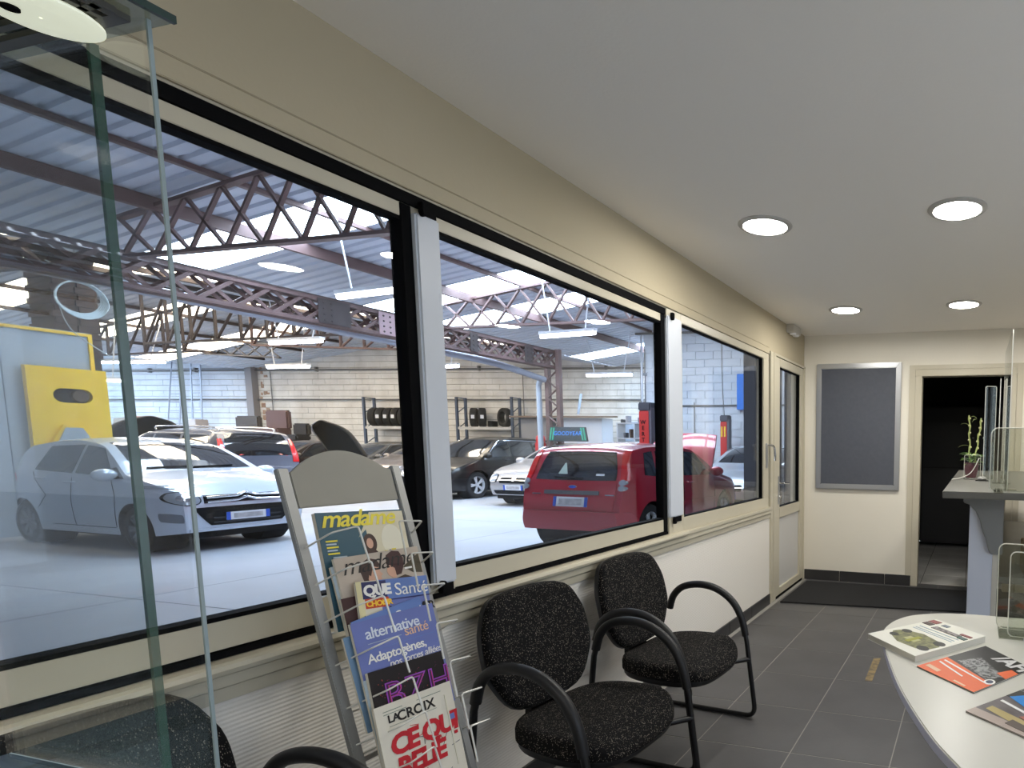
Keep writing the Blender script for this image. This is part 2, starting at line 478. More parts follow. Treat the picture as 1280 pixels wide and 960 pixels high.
d1 = strempty('door_1', 'half-glazed cream door at the end of the window wall')
MB().box(-0.1, 0.012, 4.93, 5.058, 0, 2.19).build('jamb', pvc_beige, d1, bevel=0.004)
MB().box(-0.1, 0.016, 5.0, 5.066, 0.0, 2.19).build('jamb', pvc_beige, d1, bevel=0.004)
MB().box(-0.08, 0.0, 5.066, 5.082, 0.0, 2.175).build('gap', black_rub, d1)
MB().box(-0.1, 0.012, 5.95, 6.0, 0, 2.19).build('jamb', pvc_beige, d1, bevel=0.004)
MB().box(-0.1, 0.012, 5.05, 6.0, 2.17, 2.19).build('head', pvc_beige, d1)
leaf = MB().box(-0.055, 0.006, 5.082, 5.195, 0.02, 2.165).box(-0.055, 0.006, 5.85, 5.948, 0.02, 2.165)
leaf.box(-0.055, 0.006, 5.195, 5.85, 2.09, 2.165).box(-0.055, 0.006, 5.195, 5.85, 0.735, 0.83).box(-0.055, 0.006, 5.195, 5.85, 0.02, 0.085)
leaf.build('leaf', pvc_beige, d1, bevel=0.003)
MB().box(-0.045, -0.012, 5.195, 5.85, 0.085, 0.735).build('lower_panel', pvc_grey, d1)
MB().box(-0.033, -0.027, 5.195, 5.85, 0.83, 2.09).build('pane', win_glass, d1)
gasket(d1, 5.195, 5.85, 0.83, 2.09, -0.04, -0.006, 0.006)
MB().box(-0.03, 0.01, 5.08, 5.94, 0.0, 0.02).build('threshold', black_rub, d1)
dh = MB().box(0.006, 0.014, 5.145, 5.175, 0.86, 1.12).build('handle', alu, d1, bevel=0.004)
MB().tube(fillet([(0.01, 5.16, 1.055), (0.06, 5.16, 1.055), (0.062, 5.29, 1.048)], 0.02), 0.009, 8).build('lever', chrome, dh, smooth=True)
MB().lathe([(0.012, 0), (0.012, 0.016)], 12, 'x', (0.012, 5.16, 0.93)).build('lock_cylinder', chrome, dh)

# ---------------------------------------------------------------- fittings on the shell
led = M('led_diffuser', (255, 252, 244), 0.5, emit=LED)
ring_mat = M('downlight_ring', (196, 192, 186), 0.4, 0.1)
spots = [(0.647, 3.005, 'second from the end wall, window side'), (1.598, 3.004, 'second from the end wall, counter side'),
         (0.653, 4.93, 'nearest the end wall, window side'), (1.593, 4.93, 'nearest the end wall, counter side'),
         (0.65, -0.85, 'at the near end, window side'), (1.6, -0.85, 'at the near end, middle'),
         (2.57, 3.0, 'over the middle counter'), (2.57, 4.93, 'over the far counter')]
for x, y, w in spots:
    d = thing('ceiling_downlight', 'round white ceiling downlight ' + w, 'downlight', (x, y, 2.5), 0, 'office ceiling downlights')
    MB().lathe([(0.138, 0.0), (0.138, -0.003), (0.131, -0.009), (0.112, -0.011), (0.108, -0.004), (0.108, 0.0)], 40, caps=False).build('ring', ring_mat, d, smooth=True)
    MB().lathe([(0.107, -0.001), (0.107, -0.005)], 40).build('diffuser', led, d)
em = thing('emergency_light', 'small boxy emergency light with two lamps at the ceiling corner', 'emergency light', (0.0, 5.5, 2.425))
MB().box(0.0, 0.075, -0.11, 0.11, 0.0, 0.075).build('body', M('emergency_light_shell', (196, 192, 184), 0.4), em, bevel=0.005)
for y in (-0.05, 0.05):
    MB().lathe([(0.03, 0.004), (0.034, -0.004), (0.026, -0.014), (0.001, -0.017)], 16, 'z', (0.045, y, 0)).build('lens', M('lamp_lens', (240, 240, 245), 0.15), em, smooth=True)

nb = thing('notice_board', 'dark grey notice board with a silver frame on the end wall', 'notice board', (0, 6.0, 0))
bx0, bx1, bz0, bz1 = 0.138, 0.993, 0.958, 2.213
def mitre(p):
    return MB().prism(p, lambda u, v, t: (u, t, v), -0.034, 0.0)
fw = 0.052
for poly in ([(bx0, bz1), (bx1, bz1), (bx1 - fw, bz1 - fw), (bx0 + fw, bz1 - fw)], [(bx0, bz0), (bx1, bz0), (bx1 - fw, bz0 + fw), (bx0 + fw, bz0 + fw)],
             [(bx0, bz0), (bx0 + fw, bz0 + fw), (bx0 + fw, bz1 - fw), (bx0, bz1)], [(bx1, bz0), (bx1 - fw, bz0 + fw), (bx1 - fw, bz1 - fw), (bx1, bz1)]):
    mitre(poly).build('frame_rail', alu, nb, bevel=0.006)
MB().box(bx0 + fw - 0.004, bx1 - fw + 0.004, -0.02, 0.0, bz0 + fw - 0.004, bz1 - fw + 0.004).build('panel', M('charcoal_felt', (84, 87, 96), 0.7, noise=(30, 0.3, 0.7), rgb2=(79, 82, 91)), nb)

mat_pts = [(0.08, 4.99), (1.72, 5.125), (1.72, 5.9), (0.08, 5.87)]
mt = MB().prism(mat_pts, lambda u, v, t: (u, v, t), 0.0005, 0.012).build('door_mat', M('black_mat', (24, 24, 26), 0.95, bump=(300, 0.5)), None, bevel=0.003)
tag(mt, 'black door mat lying in front of the end wall', 'mat')
tp = MB().prism([(1.128, 3.423), (1.171, 3.421), (1.162, 3.829), (1.116, 3.815)], lambda u, v, t: (u, v, t), 0.0003, 0.0012).build('floor_tape', M('worn_tape', (150, 128, 88), 0.8, noise=(25, 0.35, 0.6), rgb2=(110, 98, 78)))
tag(tp, 'worn tan tape strip stuck on the floor tiles', 'tape')
# ---------------------------------------------------------------- waiting chairs
def fabric():
    m = M('speckled_black_fabric', (20, 19, 20), 0.95)
    nt = m.node_tree; b = nt.nodes['Principled BSDF']
    co = nt.nodes.new('ShaderNodeTexCoord')
    v = nt.nodes.new('ShaderNodeTexVoronoi'); v.inputs['Scale'].default_value = 165; v.inputs['Randomness'].default_value = 1.0
    mp = nt.nodes.new('ShaderNodeMapping'); mp.inputs['Scale'].default_value = (1, 1.7, 0.8); mp.inputs['Rotation'].default_value = (0.5, 0.3, 0.5)
    nt.links.new(co.outputs['Object'], mp.inputs['Vector']); nt.links.new(mp.outputs['Vector'], v.inputs['Vector'])
    r = nt.nodes.new('ShaderNodeValToRGB'); r.color_ramp.elements[0].position = 0.17; r.color_ramp.elements[1].position = 0.3
    r.color_ramp.elements[0].color = lin((132, 124, 114)); r.color_ramp.elements[1].color = lin((17, 16, 17))
    n = nt.nodes.new('ShaderNodeTexNoise'); n.inputs['Scale'].default_value = 60
    nt.links.new(co.outputs['Object'], n.inputs['Vector'])
    mx = nt.nodes.new('ShaderNodeMath'); mx.operation = 'MULTIPLY_ADD'; mx.inputs[1].default_value = 0.45; mx.inputs[2].default_value = -0.2
    ad_ = nt.nodes.new('ShaderNodeMath'); ad_.operation = 'ADD'
    nt.links.new(n.outputs['Fac'], mx.inputs[0]); nt.links.new(mx.outputs[0], ad_.inputs[0]); nt.links.new(v.outputs['Distance'], ad_.inputs[1])
    nt.links.new(ad_.outputs[0], r.inputs['Fac']); nt.links.new(r.outputs['Color'], b.inputs['Base Color'])
    b.inputs['Specular IOR Level'].default_value = 0.2
    return m
fab = fabric()
plast = M('black_plastic', (26, 26, 28), 0.45, spec=0.4)
tubem = M('black_steel_tube', (18, 18, 20), 0.32)

def dome(outline, fn, thick, bulge, rings=6):
    """padded cushion: outline in (u,v), flat back, domed front with soft edge; fn(u,v,t)"""
    n = len(outline); mb = MB(); verts = []; faces = []
    levels = [(1.0, 0.0), (1.0, thick * 0.55), (0.985, thick * 0.78), (0.95, thick * 0.94), (0.88, thick)]
    levels += [(0.88 * (1 - (k + 1) / rings), thick + bulge * (1 - (1 - (k + 1) / rings) ** 2)) for k in range(rings - 1)]
    for s, t in levels:
        for u, v in outline: verts.append(fn(u * s, v * s, t))
    verts.append(fn(0, 0, thick + bulge))
    for i in range(len(levels) - 1):
        for k in range(n):
            k2 = (k + 1) % n
            faces.append((i * n + k, i * n + k2, (i + 1) * n + k2, (i + 1) * n + k))
    L = (len(levels) - 1) * n
    for k in range(n): faces.append((L + k, L + (k + 1) % n, len(verts) - 1))
    faces.append(tuple(range(n))[::-1])
    return mb.add(verts, faces)

def make_chair(label, loc, rz, closed=False):
    c = thing('waiting_chair', label, 'chair', loc, rz, 'waiting chairs along the window wall')
    # seat: local +x is the front
    out = []
    for k in range(48):
        a = 2 * math.pi * k / 48; cs, sn = math.cos(a), math.sin(a)
        x = 0.235 * math.copysign(abs(cs) ** 0.72, cs); y = 0.25 * math.copysign(abs(sn) ** 0.62, sn)
        y *= 1.0 + 0.12 * (x / 0.235) * 0.6
        out.append((x, y))
    def seatfn(u, v, t):
        drop = 0.05 * max(0, (u - 0.1) / 0.135) ** 2 + 0.02 * (v / 0.25) ** 2 * -1
        return (u + 0.03, v, 0.372 + t - drop * (0.4 + 0.6 * min(1, t / 0.05)))
    dome(out, seatfn, 0.055, 0.012).build('seat', fab, c, smooth=60)
    dome([(u * 0.97, v * 0.97) for u, v in out], lambda u, v, t: (u + 0.03, v, 0.372 - t - 0.05 * max(0, (u - 0.1) / 0.135) ** 2 * 0.4), 0.03, 0.02).build('seat_shell', plast, c, smooth=60)
    # backrest: rounded octagon leaning back
    w, h = 0.235, 0.205
    bo = [(-w * 0.58, h), (w * 0.58, h), (w * 0.93, h * 0.55), (w, 0.0), (w * 0.93, -h * 0.45), (w * 0.52, -h), (-w * 0.52, -h), (-w * 0.93, -h * 0.45), (-w, 0.0), (-w * 0.93, h * 0.55)]
    sm = [Vector((p[0], p[1], 0)) for p in bo]; sm = arc([sm[-1]] + sm + [sm[0], sm[1]], 5)[5:-5]
    bo = [(p.x, p.y) for p in sm][:-1]
    tl = math.radians(13)
    def backfn(u, v, t):
        # v up the back, t toward the front; gently dished
        d = t + 0.35 * u * u - 0.03
        return (-0.225 + d * math.cos(tl) - v * math.sin(tl), u, 0.648 + v * math.cos(tl) + d * math.sin(tl))
    dome(bo, backfn, 0.045, 0.01).build('backrest', fab, c, smooth=60)
    dome([(u * 1.015, v * 1.015) for u, v in bo], lambda u, v, t: backfn(u, v, 0.012 - t), 0.03, 0.012).build('back_shell', plast, c, smooth=60)
    # plastic bracket linking seat and back
    br_ = MB()
    path = arc([(-0.232, 0.56), (-0.222, 0.48), (-0.222, 0.41), (-0.205, 0.355), (-0.16, 0.325), (-0.08, 0.325)], 5)
    path = [(p[0], p[1]) for p in path]
    for i in range(len(path) - 1):
        (x0, z0), (x1, z1) = path[i], path[i + 1]
        w0 = 0.115 - 0.05 * math.sin(math.pi * min(1, i / 18)); w1_ = 0.115 - 0.05 * math.sin(math.pi * min(1, (i + 1) / 18))
        d = Vector((x1 - x0, 0, z1 - z0)).normalized(); nn = Vector((-d.z, 0, d.x)) * 0.016
        a = [Vector((x0, -w0, z0)) - nn, Vector((x0, w0, z0)) - nn, Vector((x0, w0, z0)) + nn, Vector((x0, -w0, z0)) + nn]
        b = [Vector((x1, -w1_, z1)) - nn, Vector((x1, w1_, z1)) - nn, Vector((x1, w1_, z1)) + nn, Vector((x1, -w1_, z1)) + nn]
        br_.add(a + b, [(0, 1, 5, 4), (1, 2, 6, 5), (2, 3, 7, 6), (3, 0, 4, 7)])
    br_.build('back_bracket', plast, c, smooth=50)
    for s in (-1, 1):
        y = s * 0.285
        loop = arc([(-0.215, y, 0.53), (-0.19, y, 0.60), (-0.13, y, 0.652), (-0.03, y, 0.672), (0.07, y, 0.655), (0.155, y, 0.6), (0.205, y, 0.52), (0.228, y, 0.43)], 6)
        pts = list(loop) + fillet([(0.235, y, 0.4), (0.285, y, 0.014), (-0.24, y, 0.014)], 0.06, 6)
        if closed:
            pts = fillet([(-0.24, y, 0.014), (-0.275, y, 0.1), (-0.225, y, 0.5)], 0.03, 4) + pts
        MB().tube(pts, 0.0125, 10, closed=False).build('arm_loop', tubem, c, smooth=60)
        MB().tube([p for p in loop], 0.0185, 10).build('armrest_pad', plast, c, smooth=60)
    MB().tube([(0.248, -0.285, 0.31), (0.2, -0.2, 0.318), (0.14, -0.12, 0.325), (0.14, 0.12, 0.325), (0.2, 0.2, 0.318), (0.248, 0.285, 0.31)], 0.0125, 8).build('seat_crossbar', tubem, c, smooth=60)
    MB().tube([(-0.235, -0.285, 0.0145), (-0.235, 0.285, 0.0145)], 0.0125, 8).build('floor_crossbar', tubem, c, smooth=60)
    return c
make_chair('speckled black waiting chair right beside the magazine rack, second from the door', (0.39, 1.835, 0), math.radians(-6), True)
make_chair('speckled black waiting chair farther along the wall, closest to the door', (0.372, 2.515, 0), math.radians(-5))
make_chair('speckled black waiting chair partly hidden behind the glass cabinet', (0.32, 0.70, 0), math.radians(0))

# ---------------------------------------------------------------- magazine rack
LEAN = 0.2535
rack = thing('magazine_rack', 'silver leaning magazine rack with an arched header against the window wall', 'magazine rack', (0.431, 1.229, 0))
nR = Vector((0.9693, 0, 0.2457)); uR = Vector((0, 1, 0)); vR = Vector((-0.2457, 0, 0.9693))
def rp(y, z, d=0.0):
    """point of the rack plane at world y and height z, d in front, in rack coordinates"""
    return Vector((0.1 + LEAN * (1.307 - z) - 0.431, y - 1.229, z)) + nR * d
rk = M('rack_silver', (160, 160, 158), 0.38, 0.45)
hd = M('rack_header_grey', (150, 146, 135), 0.55, noise=(8, 0.3, 0.7), rgb2=(145, 141, 130))
for y in (1.083, 1.375):
    MB().bar(rp(y, 0.0), rp(y, 1.318), 0.024, 0.016, up=nR).build('side_rail', rk, rack, bevel=0.002)
hpoly = [(1.098, 1.222), (1.36, 1.222), (1.36, 1.308), (1.345, 1.312)]
for k in range(1, 12):
    t = k / 12
    hpoly.append((1.345 - 0.24 * t, 1.312 + 0.05 * math.sin(math.pi * t) ** 0.85))
hpoly += [(1.105, 1.312), (1.098, 1.308)]
MB().prism(hpoly, lambda u, v, t: rp(u, v, t), -0.005, 0.005).build('header', hd, rack, bevel=0.0015)
MB().bar(rp(1.083, 0.05), rp(1.375, 0.05), 0.02, 0.012, up=nR).build('bottom_rail', rk, rack, bevel=0.002)
MB().bar(rp(1.083, 0.6, -0.012), rp(1.375, 0.6, -0.012), 0.012, 0.006, up=nR).build('back_brace', rk, rack)
wirem = M('white_wire', (214, 212, 205), 0.35, 0.2)
tiers = [1.135, 1.045, 0.955, 0.85, 0.745, 0.655, 0.565, 0.4]
for i, z in enumerate(tiers):
    for s in (-1, 1):
        ye = 1.229 + s * 0.146; yi = 1.229 + s * 0.056
        dd = 0.075 + 0.012 * min(i, 5)
        pts = fillet([rp(ye, z - 0.012, 0.0), rp(ye - s * 0.022, z + 0.012, dd), rp(yi, z + 0.02, dd), rp(yi - s * 0.005, z - 0.075, dd)], 0.008, 4)
        MB().tube(pts, 0.0024, 6).build('wire_loop', wirem, rack, smooth=True)
for i, z in enumerate(tiers):
    dd = 0.075 + 0.012 * min(i, 5)
    MB().tube([rp(1.085, z - 0.13, -0.003), rp(1.373, z - 0.13, -0.003)], 0.0024, 6).build('shelf_wire', wirem, rack, smooth=True)

paper = M('page_edges', (206, 200, 186), 0.8)
class Mag:
    """a magazine standing in the rack: tl / tr = (y, z) of its top corners, d = distance in front of the rack plane"""
    def __init__(s, name, label, tl, tr, d, h, cover, thick=0.005, group='magazines in the rack'):
        a = rp(tl[0], tl[1], d); b = rp(tr[0], tr[1], d)
        s.x = (b - a).normalized(); s.n = (nR - s.x * nR.dot(s.x)).normalized(); s.y = s.n.cross(s.x)
        s.w = (b - a).length; s.h = h
        s.o = thing(name, label, 'magazine', tuple(a + rack_loc), 0, group)
        # local frame: origin at the top left corner, x right, y up
        s.o.matrix_world = frame_mtx(a + rack_loc, s.x, s.y)
        MB().box(0.0, s.w - 0.001, -h, -0.001, -thick, -0.0008).build('pages', paper, s.o)
        MB().box(0, s.w, -h, 0, -0.0008, 0.0).build('cover', cover, s.o)
        s.k = 0
    def m(s, x, y, ang=0, z=0.0003):
        return Matrix.Translation((x, y, z)) @ Matrix.Rotation(math.radians(ang), 4, 'Z')
    def text(s, body, size, x, y, mat, name='printed_text', ang=0, **kw):
        s.k += 1
        kw.setdefault('extrude', 0.00012)
        return text(name, body, size, s.m(x, y, ang, 0.0006 + 0.0001 * s.k), mat, s.o, **kw)
    def patch(s, poly, mat, name='printed_panel'):
        s.k += 1
        z = 0.0002 + 0.0001 * s.k
        return MB().prism(poly, lambda u, v, t: (u, v, t), 0.0, z).build(name, mat, s.o)
    def rect(s, x0, x1, y0, y1, mat, name='printed_panel'):
        return s.patch([(x0, y0), (x1, y0), (x1, y1), (x0, y1)], mat, name)
rack_loc = Vector((0.431, 1.229, 0))
def ell(cx, cy, a, b, n=24, rot=0):
    c, s_ = math.cos(rot), math.sin(rot)
    return [(cx + a * math.cos(2 * math.pi * k / n) * c - b * math.sin(2 * math.pi * k / n) * s_, cy + a * math.cos(2 * math.pi * k / n) * s_ + b * math.sin(2 * math.pi * k / n) * c) for k in range(n)]
teal = M('print_teal', (46, 84, 100), 0.4); cream = M('print_cream', (214, 204, 176), 0.4); yel = M('print_yellow', (232, 214, 62), 0.4)
maroon = M('print_maroon', (62, 30, 32), 0.4); skin = M('print_skin', (206, 160, 136), 0.4); brown = M('print_brown', (62, 40, 34), 0.4)
pink_grey = M('print_warm_grey', (184, 170, 156), 0.4); ink = M('print_black', (18, 17, 20), 0.4); white_i = M('print_white', (236, 234, 230), 0.4)
blue = M('print_blue', (96, 124, 186), 0.4); navy = M('print_navy', (36, 40, 92), 0.4); orange = M('print_orange', (226, 96, 36), 0.4)
lav = M('print_lavender_blue', (104, 116, 178), 0.4); peach = M('print_peach', (228, 186, 152), 0.4); red_i = M('print_red', (190, 32, 46), 0.4)
olive = M('print_olive', (150, 150, 40), 0.4); pale = M('print_pale', (214, 208, 190), 0.4); sage = M('print_grey_green', (112, 130, 118), 0.4)
lightblue = M('print_light_blue', (176, 190, 200), 0.4)

m1 = Mag('fashion_magazine', 'teal magazine with yellow title, topmost in the rack', (1.120, 1.205), (1.349, 1.192), 0.018, 0.30, teal, 0.012)
m1.patch([(0.135, -0.004), (m1.w, -0.004), (m1.w, -0.29), (0.13, -0.29), (0.118, -0.05), (0.1, -0.062), (0.096, -0.07)], cream)
m1.patch(ell(0.185, -0.085, 0.03, 0.045), M('print_cream_light', (226, 220, 200), 0.4))
m1.text('madame', 0.062, 0.008, -0.038, yel, shear=0.32, bold=0.001, spacing=0.9, name='title_lettering')
m1.patch([(0.09, -0.16), (0.15, -0.16), (0.147, -0.125), (0.135, -0.108), (0.122, -0.104), (0.106, -0.108), (0.096, -0.125)], maroon)
m1.patch(ell(0.122, -0.088, 0.018, 0.026), brown); m1.patch(ell(0.121, -0.088, 0.009, 0.014), skin)
m1.rect(0.158, 0.166, -0.14, -0.112, yel); m1.rect(0.178, 0.19, -0.14, -0.108, yel); m1.patch(ell(0.173, -0.13, 0.007, 0.02), M('print_grey', (110, 108, 104), 0.4))
for k in range(5): m1.rect(0.012, 0.04 - 0.004 * (k % 2), -0.076 - 0.008 * k, -0.072 - 0.008 * k, lightblue if k % 2 else yel, 'printed_line')
for k in range(5): m1.rect(0.022, 0.056 - 0.006 * (k % 2), -0.118 - 0.007 * k, -0.1145 - 0.007 * k, yel if k > 2 else lightblue, 'printed_line')
for k in range(4): m1.rect(0.012, 0.04 - 0.006 * (k % 2), -0.166 - 0.007 * k, -0.163 - 0.007 * k, lightblue, 'printed_line')
m2 = Mag('fashion_magazine', 'grey magazine showing two dark-haired people, second in the rack', (1.123, 1.088), (1.354, 1.084), 0.034, 0.28, pink_grey, 0.006)
m2.text('madame', 0.064, 0.012, -0.046, ink, shear=0.35, bold=-0.0004, spacing=0.9, name='title_lettering')
m2.patch([(0.07, -0.11), (0.072, -0.085), (0.068, -0.06), (0.075, -0.04), (0.098, -0.03), (0.108, -0.042), (0.109, -0.052), (0.115, -0.06), (0.109, -0.064), (0.11, -0.07), (0.106, -0.078), (0.094, -0.08), (0.095, -0.095), (0.108, -0.11)], skin)
m2.patch([(0.068, -0.084), (0.062, -0.07), (0.058, -0.045), (0.066, -0.022), (0.085, -0.012), (0.104, -0.018), (0.112, -0.032), (0.106, -0.04), (0.096, -0.036), (0.088, -0.046), (0.082, -0.06), (0.078, -0.056), (0.074, -0.066), (0.076, -0.08)], brown)
m2.patch([(0.13, -0.066), (0.127, -0.056), (0.132, -0.04), (0.142, -0.034), (0.152, -0.05), (0.15, -0.075), (0.14, -0.075)], skin)
m2.patch([(0.13, -0.036), (0.134, -0.012), (0.152, -0.002), (0.172, -0.006), (0.18, -0.026), (0.176, -0.05), (0.166, -0.068), (0.152, -0.07), (0.15, -0.05), (0.142, -0.042)], maroon)
m2.patch([(0.118, -0.11), (0.14, -0.08), (0.175, -0.072), (0.2, -0.085), (0.215, -0.11)], M('print_dark_brown', (66, 48, 36), 0.4))
m2.patch([(0.175, -0.05), (0.228, -0.02), (0.228, -0.075), (0.2, -0.07)], M('print_leaf', (70, 62, 44), 0.4)); m2.rect(0.178, 0.2, -0.058, -0.053, white_i)
m3 = Mag('health_magazine', 'blue magazine headed Santé with a consumer title badge', (1.148, 1.022), (1.345, 1.000), 0.05, 0.27, lav, 0.006)
m3.rect(0, m3.w, -0.052, 0, blue); m3.rect(0, 0.06, -0.27, 0, pale); m3.rect(0.0, 0.016, -0.27, 0, M('print_cream_spine', (216, 206, 160), 0.4)); m3.rect(0.06, m3.w, -0.056, -0.053, navy)
m3.rect(0.014, 0.078, -0.046, -0.002, navy); m3.rect(0.018, 0.08, -0.071, -0.046, M('print_red_orange', (196, 66, 34), 0.4))
m3.text('QUE', 0.038, 0.017, -0.038, white_i, bold=0.0018, spacing=0.88, name='badge_lettering')
m3.text('CHOISIR', 0.0195, 0.02, -0.066, M('print_amber', (246, 196, 60), 0.4), bold=0.0008, spacing=0.9, name='badge_lettering')
m3.text('Santé', 0.047, 0.098, -0.045, white_i, spacing=0.95, name='title_lettering')
m3.text('ALZHEIMER', 0.03, 0.072, -0.093, ink, bold=0.0008, spacing=0.85, name='headline'); m3.text('187', 0.024, 0.006, -0.104, M('print_steel', (86, 116, 128), 0.4), name='issue_number')
m4 = Mag('health_magazine', 'blue magazine tucked just above the lavender alternative health one', (1.107, 0.931), (1.3, 0.95), 0.059, 0.22, blue, 0.004)
m4.text('Santé', 0.05, 0.11, -0.05, white_i, name='title_lettering')
m5 = Mag('alternative_health_magazine', 'lavender blue alternative health magazine in the middle of the rack', (1.098, 0.928), (1.325, 0.923), 0.068, 0.28, lav, 0.008)
m5.text('alternative', 0.04, 0.028, -0.048, M('print_ice', (216, 222, 234), 0.4), bold=0.0004, spacing=0.9, name='title_lettering')
m5.text('santé', 0.037, 0.128, -0.066, peach, spacing=0.92, name='title_lettering')
m5.rect(0.03, 0.12, -0.061, -0.0598, lightblue, 'printed_rule'); m5.rect(0.03, 0.21, -0.079, -0.0778, blue, 'printed_rule')
m5.text('Adaptogènes,', 0.033, 0.02, -0.108, white_i, bold=0.0005, spacing=0.9, name='headline')
m5.text('nos forces alliées', 0.026, 0.07, -0.132, white_i, shear=0.2, spacing=0.88, name='headline')
m5.patch([(0.10, -0.19), (0.106, -0.166), (0.112, -0.19)], navy); m5.patch([(0.03, -0.2), (0.038, -0.172), (0.046, -0.2)], navy)
m6 = Mag('regional_magazine', 'black magazine with glowing pink neon letters BZH in the rack', (1.098, 0.806), (1.305, 0.794), 0.082, 0.26, None or M('print_black_violet', (22, 10, 20), 0.4, noise=(55, 0.48, 0.8), rgb2=(16, 8, 14)), 0.009)
neon = [M('print_neon_violet', (150, 70, 180), 0.4), M('print_neon_pink', (206, 60, 120), 0.4), M('print_neon_rose', (236, 150, 190), 0.4)]
for k in range(70):
    rx, ry = 0.02 + 0.165 * random.random(), -0.02 - 0.1 * random.random()
    m6.k = k % 5
    m6.patch(ell(rx, ry, 0.0012, 0.0012, 5), M('print_spark_%d' % (k % 3), [(140, 20, 50), (90, 20, 70), (170, 50, 40)][k % 3], 0.4), 'printed_spark')
m6.k = 5
m6.text('BZH', 0.098, 0.028, -0.105, neon[0], bold=0.001, spacing=1.02, name='title_lettering')
m6.text('BZH', 0.098, 0.028, -0.105, M('print_deep_violet', (64, 22, 66), 0.4), bold=-0.0022, spacing=1.02, name='title_lettering')
m6.text('BZH', 0.098, 0.031, -0.107, neon[1], bold=-0.004, spacing=1.02, name='title_lettering')
m7 = Mag('newspaper', 'cream newspaper with red handwritten headline low in the rack', (1.078, 0.724), (1.292, 0.713), 0.098, 0.30, M('print_newsprint', (214, 208, 194), 0.7), 0.007)
m7.text('LA', 0.026, 0.028, -0.046, ink, bold=0.0008, name='title_lettering'); m7.text('CROIX', 0.034, 0.052, -0.05, ink, bold=0.0008, name='title_lettering')
m7.rect(0.02, 0.07, -0.018, -0.0165, sage, 'printed_line'); m7.rect(0.02, 0.08, -0.025, -0.0235, sage, 'printed_line'); m7.rect(0.11, 0.18, -0.018, -0.0165, sage, 'printed_line'); m7.rect(0.03, 0.16, -0.056, -0.055, sage, 'printed_line')
m7.text('CE QUI', 0.066, 0.02, -0.125, red_i, bold=0.003, shear=0.12, spacing=0.86, name='headline')
m7.text('RELIE', 0.066, 0.026, -0.183, red_i, bold=0.003, shear=0.12, spacing=0.86, name='headline')
for k in range(16):
    a = random.random() * 6.28; x, y = 0.02 + 0.17 * random.random(), -0.06 - 0.2 * random.random(); l = 0.02 + 0.03 * random.random()
    m7.k = 8 + k % 4
    m7.patch([(x, y), (x + l * math.cos(a), y + l * math.sin(a)), (x + l * math.cos(a) + 0.0008, y + l * math.sin(a) + 0.0012), (x + 0.0008, y + 0.0012)], red_i if k % 3 else M('print_slate', (60, 66, 90), 0.4), 'printed_scribble')
m7.rect(0.188, 0.192, -0.22, -0.03, pale); m7.rect(0.192, 0.206, -0.1, -0.085, lav); m7.rect(0.196, 0.206, -0.14, -0.132, red_i)
for i, (tl, tr, d, mt_, lb) in enumerate([((1.116, 1.07), (1.15, 1.068), 0.028, lightblue, 'pale blue magazine edge peeking out left of the grey one'), ((1.11, 0.99), (1.16, 0.985), 0.043, maroon, 'dark maroon magazine edge behind the blue Santé one'),
                                          ((1.085, 0.90), (1.14, 0.9), 0.052, M('print_sky', (120, 150, 180), 0.4), 'sky blue magazine edge left of the lavender one'), ((1.09, 0.79), (1.15, 0.785), 0.072, lightblue, 'pale magazine edge left of the black one')]):
    Mag('magazine', lb, tl, (tl[0] + 0.2, tr[1]), d, 0.24, mt_, 0.006)

# ---------------------------------------------------------------- white oval table with catalogues
tb = thing('side_table', 'white oval table with rounded end standing by the counter', 'table', (2.05, 1.75, 0))
tpts = [(1.711, 1.215), (1.635, 1.357), (1.542, 1.596), (1.472, 1.84), (1.424, 2.06), (1.432, 2.2), (1.48, 2.305), (1.545, 2.36), (1.64, 2.4), (1.80, 2.41), (2.05, 2.38), (2.35, 2.22), (2.6, 1.9), (2.65, 1.5), (2.5, 1.1), (2.25, 0.9), (2.0, 0.9), (1.83, 1.02)]
P_ = [Vector((p[0], p[1], 0)) for p in tpts]
P_ = arc([P_[-1]] + P_ + [P_[0], P_[1]], 5)[5:-5]
tout = [(p.x - 2.05, p.y - 1.75) for p in P_][:-1]
MB().prism(tout, lambda u, v, t: (u, v, t), 0.702, 0.73).build('table_top', M('white_laminate', (204, 201, 191), 0.3), tb, bevel=0.003)
MB().prism([(u * 1.001, v * 1.001) for u, v in tout], lambda u, v, t: (u, v, t), 0.704, 0.7265).build('edge_band', M('lavender_edge_band', (186, 184, 198), 0.4), tb)
MB().lathe([(0.045, 0.02), (0.04, 0.05), (0.04, 0.702)], 20, 'z', (0.2, -0.1, 0)).build('pedestal', alu, tb, smooth=True)
MB().lathe([(0.3, 0.0), (0.3, 0.012), (0.06, 0.03)], 32, 'z', (0.2, -0.1, 0)).build('base', alu, tb, smooth=True)
